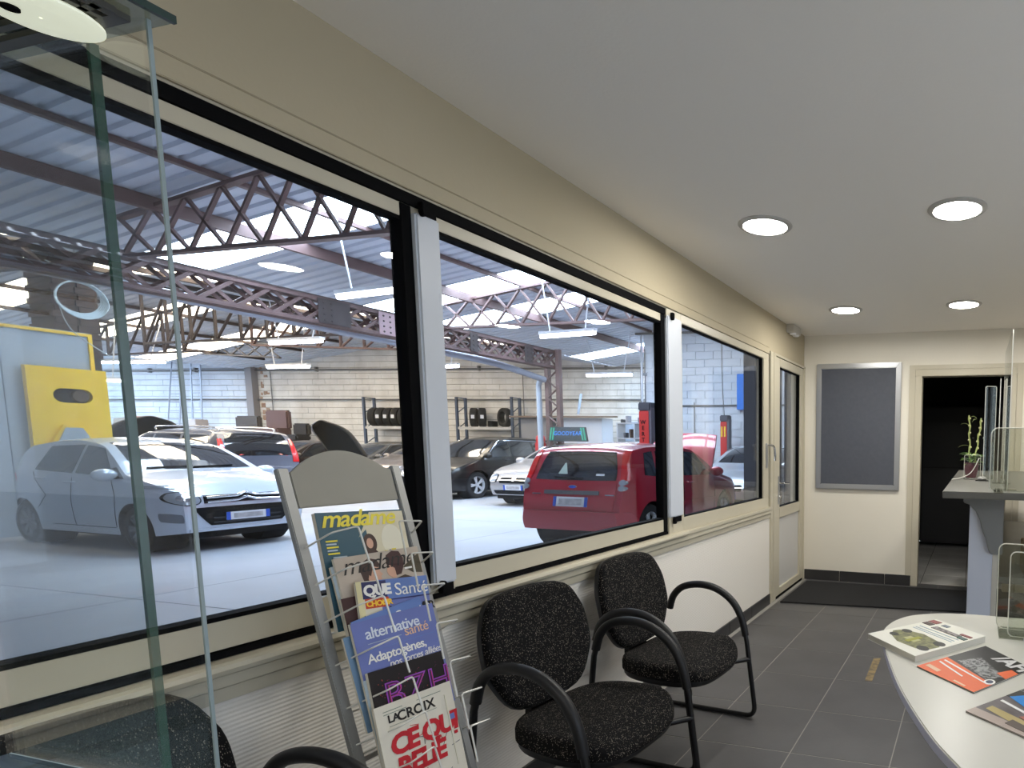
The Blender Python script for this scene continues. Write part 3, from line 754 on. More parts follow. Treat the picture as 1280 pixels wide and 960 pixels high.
class Flat:
    """a book or catalogue lying on the table: four corners (world xy, order near-left, near-right, far-right, far-left)"""
    def __init__(s, name, label, cat, corners, z0, thick, cover, edge, group=None):
        cx = sum(c[0] for c in corners) / 4; cy = sum(c[1] for c in corners) / 4
        s.c = [(c[0] - cx, c[1] - cy) for c in corners]; s.t = thick; s.k = 0
        s.o = thing(name, label, cat, (cx, cy, z0), 0, group)
        MB().prism(s.c, lambda u, v, t: (u * 0.99, v * 0.99, t), 0.0008, thick - 0.0008).build('pages', edge, s.o)
        MB().prism(s.c, lambda u, v, t: (u, v, t), thick - 0.0008, thick).build('cover', cover, s.o)
        MB().prism(s.c, lambda u, v, t: (u, v, t), 0, 0.0008).build('back_cover', cover, s.o)
    def p(s, u, v):
        a, b, c, d = s.c
        return ((a[0] * (1 - u) + b[0] * u) * (1 - v) + (d[0] * (1 - u) + c[0] * u) * v, (a[1] * (1 - u) + b[1] * u) * (1 - v) + (d[1] * (1 - u) + c[1] * u) * v)
    def patch(s, uv, mat, name='printed_panel'):
        s.k += 1
        return MB().prism([s.p(u, v) for u, v in uv], lambda x, y, t: (x, y, t), s.t, s.t + 0.0002 + 0.00012 * s.k).build(name, mat, s.o)
    def text(s, body, size, u, v, mat, name='printed_text', **kw):
        s.k += 1
        x0, y0 = s.p(u, v); x1, y1 = s.p(u + 0.1, v); x2, y2 = s.p(u, v + 0.1)
        kw.setdefault('extrude', 0.0001)
        return text(name, body, size, frame_mtx((x0, y0, s.t + 0.0004 + 0.00012 * s.k), (x1 - x0, y1 - y0, 0), (x2 - x0, y2 - y0, 0)), mat, s.o, **kw)
book = Flat('car_book', 'thick white book with an olive racing car overhanging the table edge', 'book', [(1.384, 1.986), (1.562, 1.806), (1.775, 2.072), (1.599, 2.229)], 0.7302, 0.02, M('print_ivory', (228, 226, 214), 0.35), paper)
book.patch([(0.08, 0.3), (0.2, 0.2), (0.45, 0.12), (0.8, 0.14), (0.93, 0.22), (0.95, 0.36), (0.8, 0.46), (0.45, 0.5), (0.2, 0.44), (0.1, 0.38)], M('print_olive_car', (132, 132, 84), 0.35, noise=(60, 0.4, 0.6), rgb2=(92, 92, 56)))
for u, v, a in ((0.2, 0.42, 0.09), (0.86, 0.42, 0.1), (0.2, 0.24, 0.08), (0.85, 0.2, 0.1)): book.patch([(u + a * math.cos(t), v + a * 0.55 * math.sin(t)) for t in [k * 0.45 for k in range(14)]], ink, 'printed_wheel')
book.patch([(0.4, 0.24), (0.62, 0.24), (0.62, 0.34), (0.4, 0.34)], M('print_khaki_light', (176, 174, 120), 0.35)); book.patch([(0.48, 0.2), (0.56, 0.2), (0.56, 0.4), (0.48, 0.4)], olive)
for v in (0.56, 0.6, 0.66): book.patch([(0.12, v), (0.9, v), (0.9, v + 0.012), (0.12, v + 0.012)], lightblue, 'printed_line')
book.patch([(0.02, 0.86), (0.2, 0.86), (0.2, 0.95), (0.02, 0.95)], M('print_dull_red', (130, 58, 56), 0.4)); book.patch([(0.03, 0.76), (0.2, 0.76), (0.2, 0.84), (0.03, 0.84)], brown)
book.patch([(0.3, 0.86), (0.42, 0.86), (0.42, 0.92), (0.3, 0.92)], M('print_grey_blue', (110, 118, 124), 0.4)); book.patch([(0.28, 0.72), (0.8, 0.72), (0.82, 0.78), (0.3, 0.8)], M('print_mauve_grey', (150, 140, 140), 0.4, noise=(90, 0.4, 0.6), rgb2=(70, 66, 60)))
book.patch([(0.75, 0.8), (0.95, 0.8), (0.95, 0.84), (0.75, 0.84)], M('print_dull_red', (130, 58, 56), 0.4)); book.patch([(0.82, 0.7), (0.96, 0.7), (0.96, 0.76), (0.82, 0.76)], M('print_pine', (50, 84, 76), 0.4))
cat_ = Flat('parts_catalogue', 'orange and black parts catalogue lying on the white table', 'catalogue', [(1.571, 1.766), (1.737, 1.611), (1.905, 1.838), (1.774, 2.015)], 0.7302, 0.004, M('print_catalogue_black', (26, 24, 25), 0.3), paper)
cat_.patch([(0, 0), (1, 0), (1, 0.3), (0, 0.42)], orange)
cat_.patch([(0.18, 0.44), (0.85, 0.34), (0.95, 0.55), (0.3, 0.72)], M('print_engine_parts', (150, 150, 150), 0.35, noise=(110, 0.42, 0.58), rgb2=(40, 40, 42)))
cat_.text('/AFF', 0.075, 0.42, 0.8, M('print_silver', (208, 206, 204), 0.35), bold=0.003, name='title_lettering')
cat_.patch([(0.8, 0.56), (1, 0.52), (1, 0.74), (0.86, 0.76)], orange)
for v, u1 in ((0.27, 0.95), (0.2, 0.6)): cat_.patch([(0.06, v + 0.06), (u1, v - 0.02), (u1, v), (0.06, v + 0.085)], white_i, 'printed_line')
cat_.patch([(0.05, 0.08), (0.3, 0.06), (0.3, 0.12), (0.05, 0.14)], peach, 'printed_line'); cat_.patch([(0.62, 0.03), (0.82, 0.02), (0.82, 0.05), (0.62, 0.06)], peach, 'printed_line')
cat_.patch([(0.93 + 0.07 * math.cos(t), 0.32 + 0.07 * math.sin(t)) for t in [k * 0.4 for k in range(16)]], white_i, 'printed_seal'); cat_.patch([(0.93 + 0.045 * math.cos(t), 0.32 + 0.045 * math.sin(t)) for t in [k * 0.4 for k in range(16)]], M('print_slate', (60, 66, 90), 0.4), 'printed_seal')
th_ = Flat('car_brochure', 'dark brochure with a bright blue car at the near table edge', 'brochure', [(1.718, 1.488), (1.875, 1.365), (2.03, 1.56), (1.885, 1.69)], 0.7302, 0.004, M('print_brochure_grey', (112, 104, 106), 0.3, noise=(14, 0.35, 0.65), rgb2=(78, 68, 70)), paper)
th_.patch([(0, 0), (1, 0), (1, 0.14), (0, 0.14)], M('print_sand', (168, 150, 140), 0.35)); th_.patch([(0.1, 0.2), (0.7, 0.12), (0.75, 0.26), (0.1, 0.3)], M('print_ochre', (176, 156, 96), 0.35))
th_.patch([(0.0, 0.62), (1, 0.55), (1, 1.0), (0, 1.0)], ink); th_.patch([(0.05, 0.62), (0.55, 0.48), (0.9, 0.55), (0.95, 0.75), (0.5, 0.8), (0.15, 0.78)], M('print_vivid_blue', (24, 132, 212), 0.3))
th_.patch([(0.0, 0.84), (0.6, 0.8), (0.6, 0.98), (0.0, 0.98)], M('print_engine_parts', (150, 150, 150), 0.35)); th_.patch([(0.06, 0.46), (0.5, 0.4), (0.5, 0.44), (0.06, 0.5)], white_i, 'printed_line')
th_.patch([(0.5, 0.3), (0.95, 0.22), (0.95, 0.36), (0.55, 0.4)], M('print_rust', (168, 92, 70), 0.35)); th_.patch([(0.5, 0.08), (0.9, 0.06), (0.9, 0.16), (0.5, 0.2)], M('print_dark_brown', (66, 48, 36), 0.4))

# ---------------------------------------------------------------- reception counter and what stands on it
ct = thing('reception_counter', 'white reception counter with an overhanging grey top', 'counter', (1.85, 4.4, 0))
grey_top = M('dark_grey_laminate', (112, 110, 104), 0.35, noise=(4, 0.3, 0.7), rgb2=(104, 102, 96))
cw = M('counter_white', (214, 218, 230), 0.4)
MB().box(-0.276, 0.42, -1.5, 1.35, 1.148, 1.181).build('worktop', grey_top, ct, bevel=0.003)
MB().box(-0.148, -0.03, -1.3, 1.3, 0.03, 1.148).build('front_panel', cw, ct, bevel=0.003)
MB().box(-0.03, -0.004, -1.3, 1.3, 0.0, 0.92).build('inner_panel', M('counter_cream', (210, 204, 190), 0.5), ct, bevel=0.002)
bp_ = [(-0.2, 1.145), (-0.004, 1.145), (-0.004, 0.86), (-0.06, 0.86), (-0.072, 0.88), (-0.088, 0.94), (-0.1, 0.965), (-0.108, 0.99), (-0.118, 1.03), (-0.14, 1.075), (-0.17, 1.105), (-0.2, 1.115)]
for y in (-1.325, 0.6):
    MB().prism(bp_, lambda u, v, t, y=y: (u + 0.02, y + t, v), 0.0, 0.022).build('bracket', M('counter_bracket_grey', (132, 132, 130), 0.45), ct, bevel=0.004)
MB().box(0.0, 0.6, -1.25, 1.25, 0.70, 0.735).build('desk_top', grey_top, ct, bevel=0.003)
MB().box(0.55, 0.58, -1.25, 1.25, 0.0, 0.70).build('modesty_panel', cw, ct)
acr = glass('clear_acrylic', (240, 242, 238), 0.07)
acr_edge = M('acrylic_edge', (226, 224, 214), 0.25)
def plate(o, p, ex, ey, w, h, t=0.004, name='panel', r=0.02):
    """clear rounded plate with pale edge; p = lower corner, ex / ey unit directions"""
    ex = Vector(ex).normalized(); ey = Vector(ey).normalized(); n = ex.cross(ey); p = Vector(p)
    out = rrect(w, h, r, 5, w / 2, h / 2)
    o2 = MB().prism(out, lambda u, v, tt: p + ex * u + ey * v + n * tt, 0, t).build(name, acr, o)
    MB().tube([p + ex * u + ey * v + n * (t / 2) for u, v in out], t * 0.55, 5, closed=True).build('edge', acr_edge, o2)
    return o2
sc1 = thing('protective_screen', 'tall clear acrylic screen fixed along the far part of the counter', 'acrylic screen', (1.87, 3.35, 1.181))
plate(sc1, (0, -0.35, 0.0), (0, 1, 0), (0, 0, 1), 0.75, 0.76, 0.005, r=0.03)
for y in (-0.25, 0.3): MB().box(-0.05, 0.05, y - 0.02, y + 0.02, 0.0, 0.006).box(-0.006, 0.0, y - 0.02, y + 0.02, 0, 0.05).build('foot', acr, sc1)
sc2 = thing('protective_screen', 'clear acrylic screen standing across the counter end nearest the table', 'acrylic screen', (1.79, 2.95, 1.181))
plate(sc2, (0, 0, 0), (1, 0.04, 0), (0, 0, 1), 0.45, 0.3, 0.005, r=0.03)
MB().box(0.02, 0.06, -0.08, 0.1, 0, 0.005).box(0.36, 0.40, -0.08, 0.1, 0, 0.005).build('foot', acr, sc2)
sc3 = thing('protective_screen', 'narrow clear acrylic screen near the potted plant', 'acrylic screen', (1.79, 4.05, 1.181))
plate(sc3, (-0.02, 0, 0), (1, 0.3, 0), (0, 0, 1), 0.07, 0.6, 0.004, r=0.01)
plate(sc3, (0.06, -0.26, 0), (0.05, 1, 0), (0, 0, 1), 0.26, 0.62, 0.004, r=0.02)
hold = thing('leaflet_holder', 'clear acrylic leaflet stand in front of the potted plant', 'leaflet holder', (1.70, 4.12, 1.181))
plate(hold, (-0.05, 0, 0.004), (1, 0, 0), (0, 0.25, 1), 0.105, 0.16, 0.003, r=0.01)
MB().box(-0.05, 0.055, -0.03, 0.05, 0, 0.004).build('foot', acr, hold)
MB().tube(arc([(0.045, 0.0, 0.14), (0.0, -0.02, 0.05), (-0.06, -0.1, 0.015), (-0.12, -0.2, 0.006)], 6), 0.003, 6).build('cable', M('white_cable', (226, 224, 216), 0.5), hold, smooth=True)
ms = thing('computer_mouse', 'small dark mouse lying on the grey counter top', 'mouse', (1.765, 3.95, 1.1815))
MB().ball((0, 0, 0.012), 0.03, 16, 8, (1.0, 1.4, 0.55)).build('body', M('mouse_shell', (150, 148, 144), 0.3), ms, smooth=True)
MB().box(-0.04, 0.04, -0.05, 0.05, -0.0004, 0.0014).build('pad', black_rub, ms)

pl = thing('potted_plant', 'slender potted plant with pale knobbly stems on the counter', 'plant', (1.695, 4.32, 1.181))
MB().lathe([(0.034, 0.0), (0.045, 0.05), (0.05, 0.105), (0.047, 0.105), (0.044, 0.09), (0.001, 0.088)], 20, caps=False).build('pot', M('plum_pot', (108, 46, 62), 0.45), pl, smooth=50)
stm = M('pale_green_stem', (176, 184, 112), 0.5); lfm = M('plant_leaf', (128, 180, 62), 0.45, noise=(30, 0.3, 0.7))
def leaf_(o, base, d, L, w, droop, mat):
    base = Vector(base); d = Vector(d).normalized(); s = d.cross(Vector((0, 0, 1)))
    if s.length < 1e-3: s = Vector((1, 0, 0))
    s.normalize(); v = []; f = []
    for k in range(7):
        t = k / 6; c = base + d * L * t + Vector((0, 0, -droop * t * t)); ww = w * math.sin(math.pi * (0.08 + 0.9 * t)) ** 0.8
        v += [c - s * ww, c + Vector((0, 0, -ww * 0.3)), c + s * ww]
        if k: 
            a = 3 * (k - 1); b = 3 * k
            f += [(a, a + 1, b + 1, b), (a + 1, a + 2, b + 2, b + 1)]
    return MB().add(v, f).build('leaf', mat, o, smooth=True)
for sx, h, tilt in ((-0.012, 0.43, -0.012), (0.018, 0.41, 0.04)):
    pts = [Vector((sx + tilt * (k / 14) + 0.004 * math.sin(k * 1.3), 0.004 * math.cos(k), 0.085 + (h - 0.085) * k / 14)) for k in range(15)]
    st = MB().tube(pts, 0.005, 8, rs=[0.0045 + (0.003 if k % 2 else 0) for k in range(15)]).build('stem', stm, pl, smooth=True)
    for k in range(3, 15, 2):
        MB().ball(pts[k] + Vector((0.007 * (1 if k % 4 == 1 else -1), -0.004, 0.004)), 0.007, 8, 6).build('bud', M('cream_bud', (218, 214, 160), 0.5), st, smooth=True)
for k in range(26):
    a = k * 2.4; z = 0.09 + 0.085 * ((k * 7) % 10) / 10
    leaf_(pl, (0.012 * math.cos(a), 0.012 * math.sin(a), z), (math.cos(a), math.sin(a), 0.45), 0.07 + 0.03 * ((k * 3) % 5) / 5, 0.015, 0.03, lfm)
for bx, bz, dx, dz, L in ((-0.02, 0.36, -1, 0.9, 0.085), (-0.02, 0.22, -1, 0.5, 0.085), (0.03, 0.3, 1, 1.2, 0.05), (-0.01, 0.42, 0.8, 0.7, 0.05), (0.02, 0.4, -0.6, 0.8, 0.04)):
    leaf_(pl, (bx, 0, bz), (dx, -0.1, dz), L, 0.008, 0.05, M('pale_leaf', (190, 200, 130), 0.5))
bh = thing('brochure_holder', 'clear rounded brochure holder standing on the white table', 'brochure holder', (1.85, 2.24, 0.7302))
plate(bh, (-0.035, 0, 0.003), (1, -0.12, 0), (0, 0.06, 1), 0.22, 0.31, 0.004, r=0.025)
plate(bh, (0.0, -0.09, 0.003), (1, -0.12, 0), (0, -0.02, 1), 0.18, 0.3, 0.004, r=0.02)
MB().box(-0.03, 0.18, -0.12, 0.02, 0, 0.004).build('foot', acr, bh)
bk2 = MB().prism(rrect(0.2, 0.27, 0.004, 2), lambda u, v, t: (2.03 + u * 0.9 + v * 0.3, 2.2 + v * 0.9 - u * 0.3, t), 0.7302, 0.738).build('leaflet_pile', M('leaflet_white', (222, 224, 230), 0.5))
tag(bk2, 'thin pile of pale leaflets at the right edge of the white table', 'leaflets')
shade = thing('cardboard_box', 'open brown cardboard box on the desk behind the counter', 'box', (2.13, 3.35, 0.735))
cb = M('cardboard', (168, 142, 106), 0.85, noise=(12, 0.3, 0.7))
for x0, x1, y0, y1 in ((-0.15, -0.145, -0.12, 0.12), (0.145, 0.15, -0.12, 0.12), (-0.15, 0.15, -0.12, -0.115), (-0.15, 0.15, 0.115, 0.12)):
    MB().box(x0, x1, y0, y1, 0, 0.16).build('side', cb, shade)
MB().box(-0.15, 0.15, -0.12, 0.12, 0, 0.004).build('bottom', cb, shade)
MB().box(-0.14, 0.14, -0.23, -0.12, 0.155, 0.16).build('flap', cb, shade)
mon = thing('monitor', 'dark desktop monitor behind the counter screens', 'monitor', (2.2, 4.1, 0.735), math.radians(100))
MB().box(-0.26, 0.26, -0.02, 0.02, 0.12, 0.44).build('screen', plast, mon, bevel=0.006)
MB().box(-0.03, 0.03, 0.02, 0.05, 0.01, 0.3).build('stand', plast, mon); MB().lathe([(0.12, 0), (0.12, 0.01), (0.03, 0.02)], 24).build('base', plast, mon)

# ---------------------------------------------------------------- glass display cabinet at the near left
vg = glass('cabinet_glass', (255, 255, 255), 0.02, 0.002)
vg2 = glass('cabinet_glass_door', (252, 255, 254), 0.025, 0.004)
green = M('green_glass_edge', (30, 72, 56), 0.2, spec=0.6)
thin_edge = M('pale_glass_edge', (136, 150, 152), 0.25)
vc = thing('display_cabinet', 'glass display cabinet with green glass edges at the near window side', 'display cabinet', (0.70, 0.15, 0))
X0, X1, Y0, Y1 = -0.085, 0.262, -0.35, 0.278
ZT = 1.775
MB().box(X0, X1, Y0, Y1, 0.0, 0.32).build('plinth', M('cabinet_plinth_grey', (120, 122, 124), 0.5), vc, bevel=0.004)
s1 = MB().box(X0, X1 - 0.004, Y1 - 0.006, Y1, 0.32, ZT).build('side_pane', vg, vc)
MB().box(X1 - 0.004, X1 - 0.0015, Y1 - 0.003, Y1, 0.32, ZT).build('edge', thin_edge, s1)
s2 = MB().box(X0, 0.1655, Y1 + 0.002, Y1 + 0.008, 0.32, ZT - 0.004).build('sliding_pane', vg2, vc)
MB().box(0.1655, 0.17, Y1 + 0.0015, Y1 + 0.0085, 0.32, ZT - 0.004).build('edge', green, s2)
MB().box(X0, X0 + 0.006, Y0, Y1, 0.32, ZT).build('back_pane', vg, vc)
MB().box(X0, X1, Y0, Y0 + 0.006, 0.32, ZT).build('side_pane', vg, vc)
sh = MB().box(X0 + 0.01, X1 - 0.02, Y0 + 0.01, Y1 - 0.008, 1.009, 1.015).build('shelf', glass('shelf_glass', (205, 222, 226), 0.05, 0.1, (150, 172, 186)), vc)
MB().box(X0 + 0.01, X1 - 0.02, Y1 - 0.008, Y1 - 0.0065, 1.009, 1.015).build('edge', M('shelf_edge', (150, 168, 172), 0.3), sh)
lid = MB().box(X0 - 0.02, X1 + 0.016, Y0 - 0.02, Y1 + 0.008, ZT, ZT + 0.006).build('lid', glass('lid_glass', (205, 212, 208), 0.06, 0.06, (110, 110, 104)), vc)
MB().box(X1 + 0.012, X1 + 0.0165, Y0 - 0.02, Y1 + 0.009, ZT - 0.0005, ZT + 0.0065).build('edge', M('dark_green_edge', (36, 56, 52), 0.25), lid)
fr_ = M('cabinet_frame_dark', (74, 72, 66), 0.4)
for y0, y1 in ((Y1 - 0.02, Y1 - 0.009), (Y1 - 0.034, Y1 - 0.028), (Y1 - 0.046, Y1 - 0.042)):
    MB().box(X0, X1 - 0.012, y0, y1, ZT - 0.006, ZT - 0.0005).build('frame_rail', fr_, vc)
for x0, x1 in ((X1 - 0.02, X1 - 0.009), (X1 - 0.034, X1 - 0.028)):
    MB().box(x0, x1, Y0, Y1 - 0.02, ZT - 0.006, ZT - 0.0005).build('frame_rail', fr_, vc)
puck = MB().lathe([(0.001, 0.0), (0.036, 0.0), (0.0385, -0.002), (0.0385, -0.004), (0.034, -0.006), (0.03, -0.0058), (0.029, -0.0064), (0.024, -0.0062), (0.023, -0.0068), (0.018, -0.0066), (0.001, -0.007)], 40, 'z', (0.192, 0.238, ZT - 0.0062), caps=False).build('puck_light', M('puck_diffuser', (246, 250, 226), 0.5, emit=0.5), vc, smooth=50)
MB().lathe([(0.006, -0.007), (0.006, -0.009)], 14, 'z', (0.187, 0.222, ZT - 0.0062)).build('switch', black_rub, vc)
# ================================================================ workshop behind the windows
conc = M('workshop_concrete', (176, 180, 188), 0.6, noise=(0.7, 0.3, 0.7), rgb2=(160, 163, 170), bump=(9, 0.08))
gf = struct(MB().box(-33, -0.14, -9, 19.5, -0.1, 0.0).build('ground', conc), 'pale concrete workshop floor')
for a, b in (((-11.2, 3.5), (-0.2, 3.49)), ((-11.2, 8.8), (-0.9, 8.9)), ((-5.4, -3), (-5.3, 12.6)), ((-13, -3), (-13, 16))):
    d = Vector((b[0] - a[0], b[1] - a[1], 0)).normalized(); s = Vector((-d.y, d.x, 0)) * 0.006
    A = Vector((a[0], a[1], 0)); B = Vector((b[0], b[1], 0))
    MB().add([A - s + Vector((0, 0, 0.001)), B - s + Vector((0, 0, 0.001)), B + s + Vector((0, 0, 0.001)), A + s + Vector((0, 0, 0.001))], [(0, 1, 2, 3)]).build('joint', M('floor_joint', (98, 98, 102), 0.9), gf)

blk_cream = M('cream_block', (236, 233, 226), 0.85, noise=(1.6, 0.3, 0.62), rgb2=(212, 208, 200), bump=(25, 0.2))  # back wall blocks, slightly warmer tone than the corner wall's
blk_white = M('white_block', (232, 236, 240), 0.8, noise=(1.3, 0.25, 0.6), rgb2=(208, 212, 220), bump=(25, 0.2))
mortar = M('block_joint', (150, 146, 134), 0.9)
W0 = (-19.61, 16.85, 0); PHI = 0.12
def block_wall(name, label, u0, u1, h, m, seed, bw=0.5, bh=0.2):
    w = strempty(name, label, W0, PHI)
    MB().box(u0, u1, 0.03, 0.2, 0, h).build('backing', mortar, w)
    rnd = random.Random(seed); mb = MB(); z = 0.0; r = 0
    while z < h - 0.05:
        x = u0 - (bw / 2 if r % 2 else 0)
        while x < u1:
            a = max(x + 0.004, u0); b = min(x + bw - 0.004, u1); o = rnd.uniform(0, 0.008)
            if b - a > 0.05:
                mb.add([(a, o, z + 0.008), (b, o, z + 0.008), (b, o, z + bh - 0.008), (a, o, z + bh - 0.008), (a, 0.03, z + 0.008), (b, 0.03, z + 0.008), (b, 0.03, z + bh - 0.008), (a, 0.03, z + bh - 0.008)],
                       [(0, 1, 2, 3), (0, 4, 5, 1), (1, 5, 6, 2), (2, 6, 7, 3), (3, 7, 4, 0)])
            x += bw
        z += bh; r += 1
    o = mb.build('block_courses', m, w); o['kind'] = 'stuff'
    return w
wb = block_wall('wall_workshop_back', 'cream block wall at the back of the workshop', -4.0, 13.9, 5.2, blk_cream, 1)
wbl = block_wall('wall_workshop_corner', 'white block wall behind the booth', -11.8, -4.0, 5.2, blk_white, 2)
pil = MB().box(-4.25, -3.98, -0.22, 0.05, 0, 5.2).build('pilaster', M('grey_pilaster', (150, 148, 150), 0.8), wb)
st_ = MB()
for k in range(40):
    z = 0.6 + 4.4 * random.random(); x = -3.93 + 0.28 * random.random() ** 2; a = 0.05 + 0.1 * random.random()
    st_.box(x, x + a, -0.012, 0.03, z, z + 0.05 + 0.12 * random.random())
st_.build('bare_brick_patches', M('bare_brick', (166, 128, 108), 0.9, noise=(9, 0.3, 0.7), rgb2=(190, 170, 150)), wb)['kind'] = 'stuff'
pipe_m = M('grey_conduit', (120, 118, 116), 0.5, 0.2)
def pipe(name, label, pts, r, mat=None, parent=None):
    o = MB().tube(pts, r, 8).build(name, mat or pipe_m, parent, smooth=True)
    if not parent: tag(o, label, 'pipe')
    return o
def wpt(u, d, z):
    return (W0[0] + u * math.cos(PHI) + d * math.sin(PHI), W0[1] + u * math.sin(PHI) - d * math.cos(PHI), z)
pipe('conduit_pipe', 'upper grey conduit along the cream block wall', [wpt(-11.7, 0.06, 3.93), wpt(13.8, 0.06, 3.90)], 0.035)
pipe('conduit_pipe', 'lower grey conduit along the cream block wall', [wpt(-11.7, 0.05, 2.88), wpt(13.8, 0.05, 2.87)], 0.025)
for u in (-8.5, -6.5, -1.5, 2.5, 4.8, 7.2, 9.4):
    MB().box(u - 0.03, u + 0.03, -0.1, 0.02, 3.86, 4.02).build('pipe_clamp', pipe_m, wb)
for i, u in enumerate((-3.4, 6.4, 10.6)):
    pipe('conduit_drop', None, [(u, -0.04, 0.6), (u, -0.04, 3.9)], 0.014, None, wb)

RWY = 14.6
wr = strempty('wall_workshop_side', 'white painted block wall beside the lifts')
MB().box(-6.9, -0.8, RWY + 0.03, RWY + 0.25, 0, 5.4).build('backing', M('white_joint', (200, 204, 212), 0.9), wr)
MB().box(-6.9, -6.65, RWY + 0.25, 18.4, 0, 5.2).build('return', blk_white, wr)
bmw = MB().box(-0.246, 0.246, 0.0, 0.03, 0.004, 0.196).mesh('block', bevel=0.004)
hb = MB().box(-0.121, 0.121, 0.0, 0.03, 0.004, 0.196).mesh('block', bevel=0.004)
for r in range(25):
    if r % 2:
        o = link('block', hb, blk_white, wr); o.location = (-6.775, RWY, r * 0.2)
    for c in range(13):
        x = -6.65 + c * 0.5 + (0.25 if r % 2 else 0)
        if x > -0.95: continue
        o = link('block', bmw, blk_white, wr); o.location = (x, RWY + random.uniform(-0.004, 0.004), r * 0.2)
pipe('conduit_pipe', 'grey conduit low on the white block wall', [(-6.9, RWY - 0.03, 2.415), (-0.9, RWY - 0.03, 2.415)], 0.022)
pipe('conduit_pipe', 'grey conduit high on the white block wall', [(-7.1, RWY - 0.05, 4.3), (-0.9, RWY - 0.05, 4.26)], 0.03)
for x in (-5.44, -3.2): pipe('conduit_drop', None, [(x, RWY - 0.025, 0.8), (x, RWY - 0.025, 2.5)], 0.012, None, wr)
pipe('conduit_riser', None, [(-7.0, RWY + 0.06, 2.0), (-7.0, RWY + 0.06, 4.3)], 0.03, M('white_pipe', (214, 218, 226), 0.5), wr)
pipe('conduit_riser', None, [(-6.85, RWY - 0.04, 2.2), (-6.85, RWY - 0.04, 3.9)], 0.014, None, wr)
cm = thing('security_camera', 'small security camera on the corner of the white block wall', 'camera', (-6.8, RWY, 3.2))
MB().tube([(0, 0, 0.1), (0, -0.08, 0.05), (0, -0.14, 0.05)], 0.015, 8).build('arm', M('white_pipe', (214, 218, 226), 0.5), cm)
MB().lathe([(0.03, -0.3), (0.04, -0.28), (0.04, -0.12), (0.03, -0.1)], 14, 'y', (0.02, 0, 0.03)).build('body', M('camera_shell', (190, 192, 198), 0.4), cm, smooth=50)
pn = MB().box(10.0, 10.45, -0.03, 0.0, 1.5, 2.15).build('wall_panel', M('panel_grey_blue', (176, 190, 208), 0.5), None, bevel=0.004)
pn.location = W0; pn.rotation_euler = (0, 0, PHI)
tag(pn, 'small blue-grey panel board near the lift post', 'panel')

dkp = M('dark_cladding', (70, 74, 86), 0.55)
we = strempty('wall_workshop_near', 'workshop wall above the office')
MB().box(-0.3, -0.14, -9, 6.12, 2.6, 5.6).build('wall', M('grey_render', (180, 182, 186), 0.85), we)
ed = strempty('wall_workshop_cladding', 'dark ribbed metal cladding beside the glazed door')
MB().box(-0.8, -0.5, 7.9, 14.8, 0, 5.4).build('sheet', dkp, ed)
for k in range(22): MB().box(-0.83, -0.8, 7.92 + k * 0.31, 7.92 + k * 0.31 + 0.12, 0, 5.4).build('rib', dkp, ed)
pst = thing('steel_post', 'wide dark steel door post outside the hinged window', 'post', (-1.24, 8.2, 0))
MB().box(-0.25, 0.25, -0.12, 0.12, 0, 4.9).build('box_section', dkp, pst, bevel=0.01)
for x in (-0.1, 0.08): MB().box(x - 0.03, x + 0.03, -0.14, -0.12, 0, 4.9).build('rib', dkp, pst)
bs = MB().box(-4.22, -3.6, 14.5, 14.56, 2.3, 3.2).build('wall_sign', M('bright_blue_sign', (52, 130, 226), 0.4), None, bevel=0.01)
tag(bs, 'bright blue board half hidden by the dark steel post', 'sign')
struct(MB().box(-33, -0.14, -9.2, -9, 0, 5.6).build('wall_workshop_street', blk_white), 'white workshop wall on the street side')
struct(MB().box(-33, -32.8, -9, 19, 0, 5.4).build('wall_workshop_far', blk_white), 'white wall at the far end of the workshop')

# ---------------------------------------------------------------- roof
tin = M('corrugated_tin', (206, 212, 224), 0.55, 0.0, noise=(0.9, 0.3, 0.7), rgb2=(190, 196, 208))
skym = M('translucent_sheet', (222, 240, 255), 0.6, emit=SKYLIGHT)
skyw = M('yellowed_translucent_sheet', (255, 240, 214), 0.6, emit=SKYLIGHT * 0.5)
roof = strempty('roof', 'corrugated workshop roof with translucent sheets')
def sheet_mesh(name, xa, za, xb, zb, t=0.0):
    prof = []
    for k in range(4):
        y = k * 0.2
        prof += [(y, 0.0), (y + 0.12, 0.0), (y + 0.14, 0.035), (y + 0.18, 0.035)]
    prof.append((0.8, 0.0))
    v = []; f = []
    for y, h in prof: v += [(xa, y, za + h), (xb, y, zb + h)]
    for i in range(len(prof) - 1): f.append((2 * i, 2 * i + 1, 2 * i + 3, 2 * i + 2))
    return MB().add(v, f).mesh(name)
def zroof(x):
    if x > -10: return 4.15 + 0.13 * (x + 8.5)
    if x > -17: return 3.955 + 0.13 * (-10 - x)
    if x > -24: return 4.865 + 0.13 * (x + 17)
    return 3.955 + 0.13 * (-24 - x)
def run(xa, xb, ks, mat, name, sky):
    me = sheet_mesh(name, xa, zroof(xa + 1e-3) , xb, zroof(xb - 1e-3))
    for k in ks:
        o = link(name, me, mat, roof); o.location = (0, 6.1 + 0.8 * k, 0)
ALL = range(-19, 16)
SA = {0: (-9.97, -4.2), 4: (-9.97, -3.2), 6: (-9.97, -3.2), 12: (-9.97, -6.8)}
run(-9.97, 0.3, [k for k in ALL if k not in SA], tin, 'roof_sheet', False)
for k, (a, b) in SA.items():
    run(a, b, [k], skym, 'skylight_sheet', True)
    run(b, 0.3, [k], tin, 'roof_sheet', False)
SB = (-2, 1, 5, 9)
run(-17, -10.03, [k for k in ALL if k not in SB], tin, 'roof_sheet', False)
run(-17, -10.03, SB, skyw, 'skylight_sheet', True)
SC = (-1, 3, 6, 9)
run(-24, -17, [k for k in ALL if k not in SC], tin, 'roof_sheet', False)
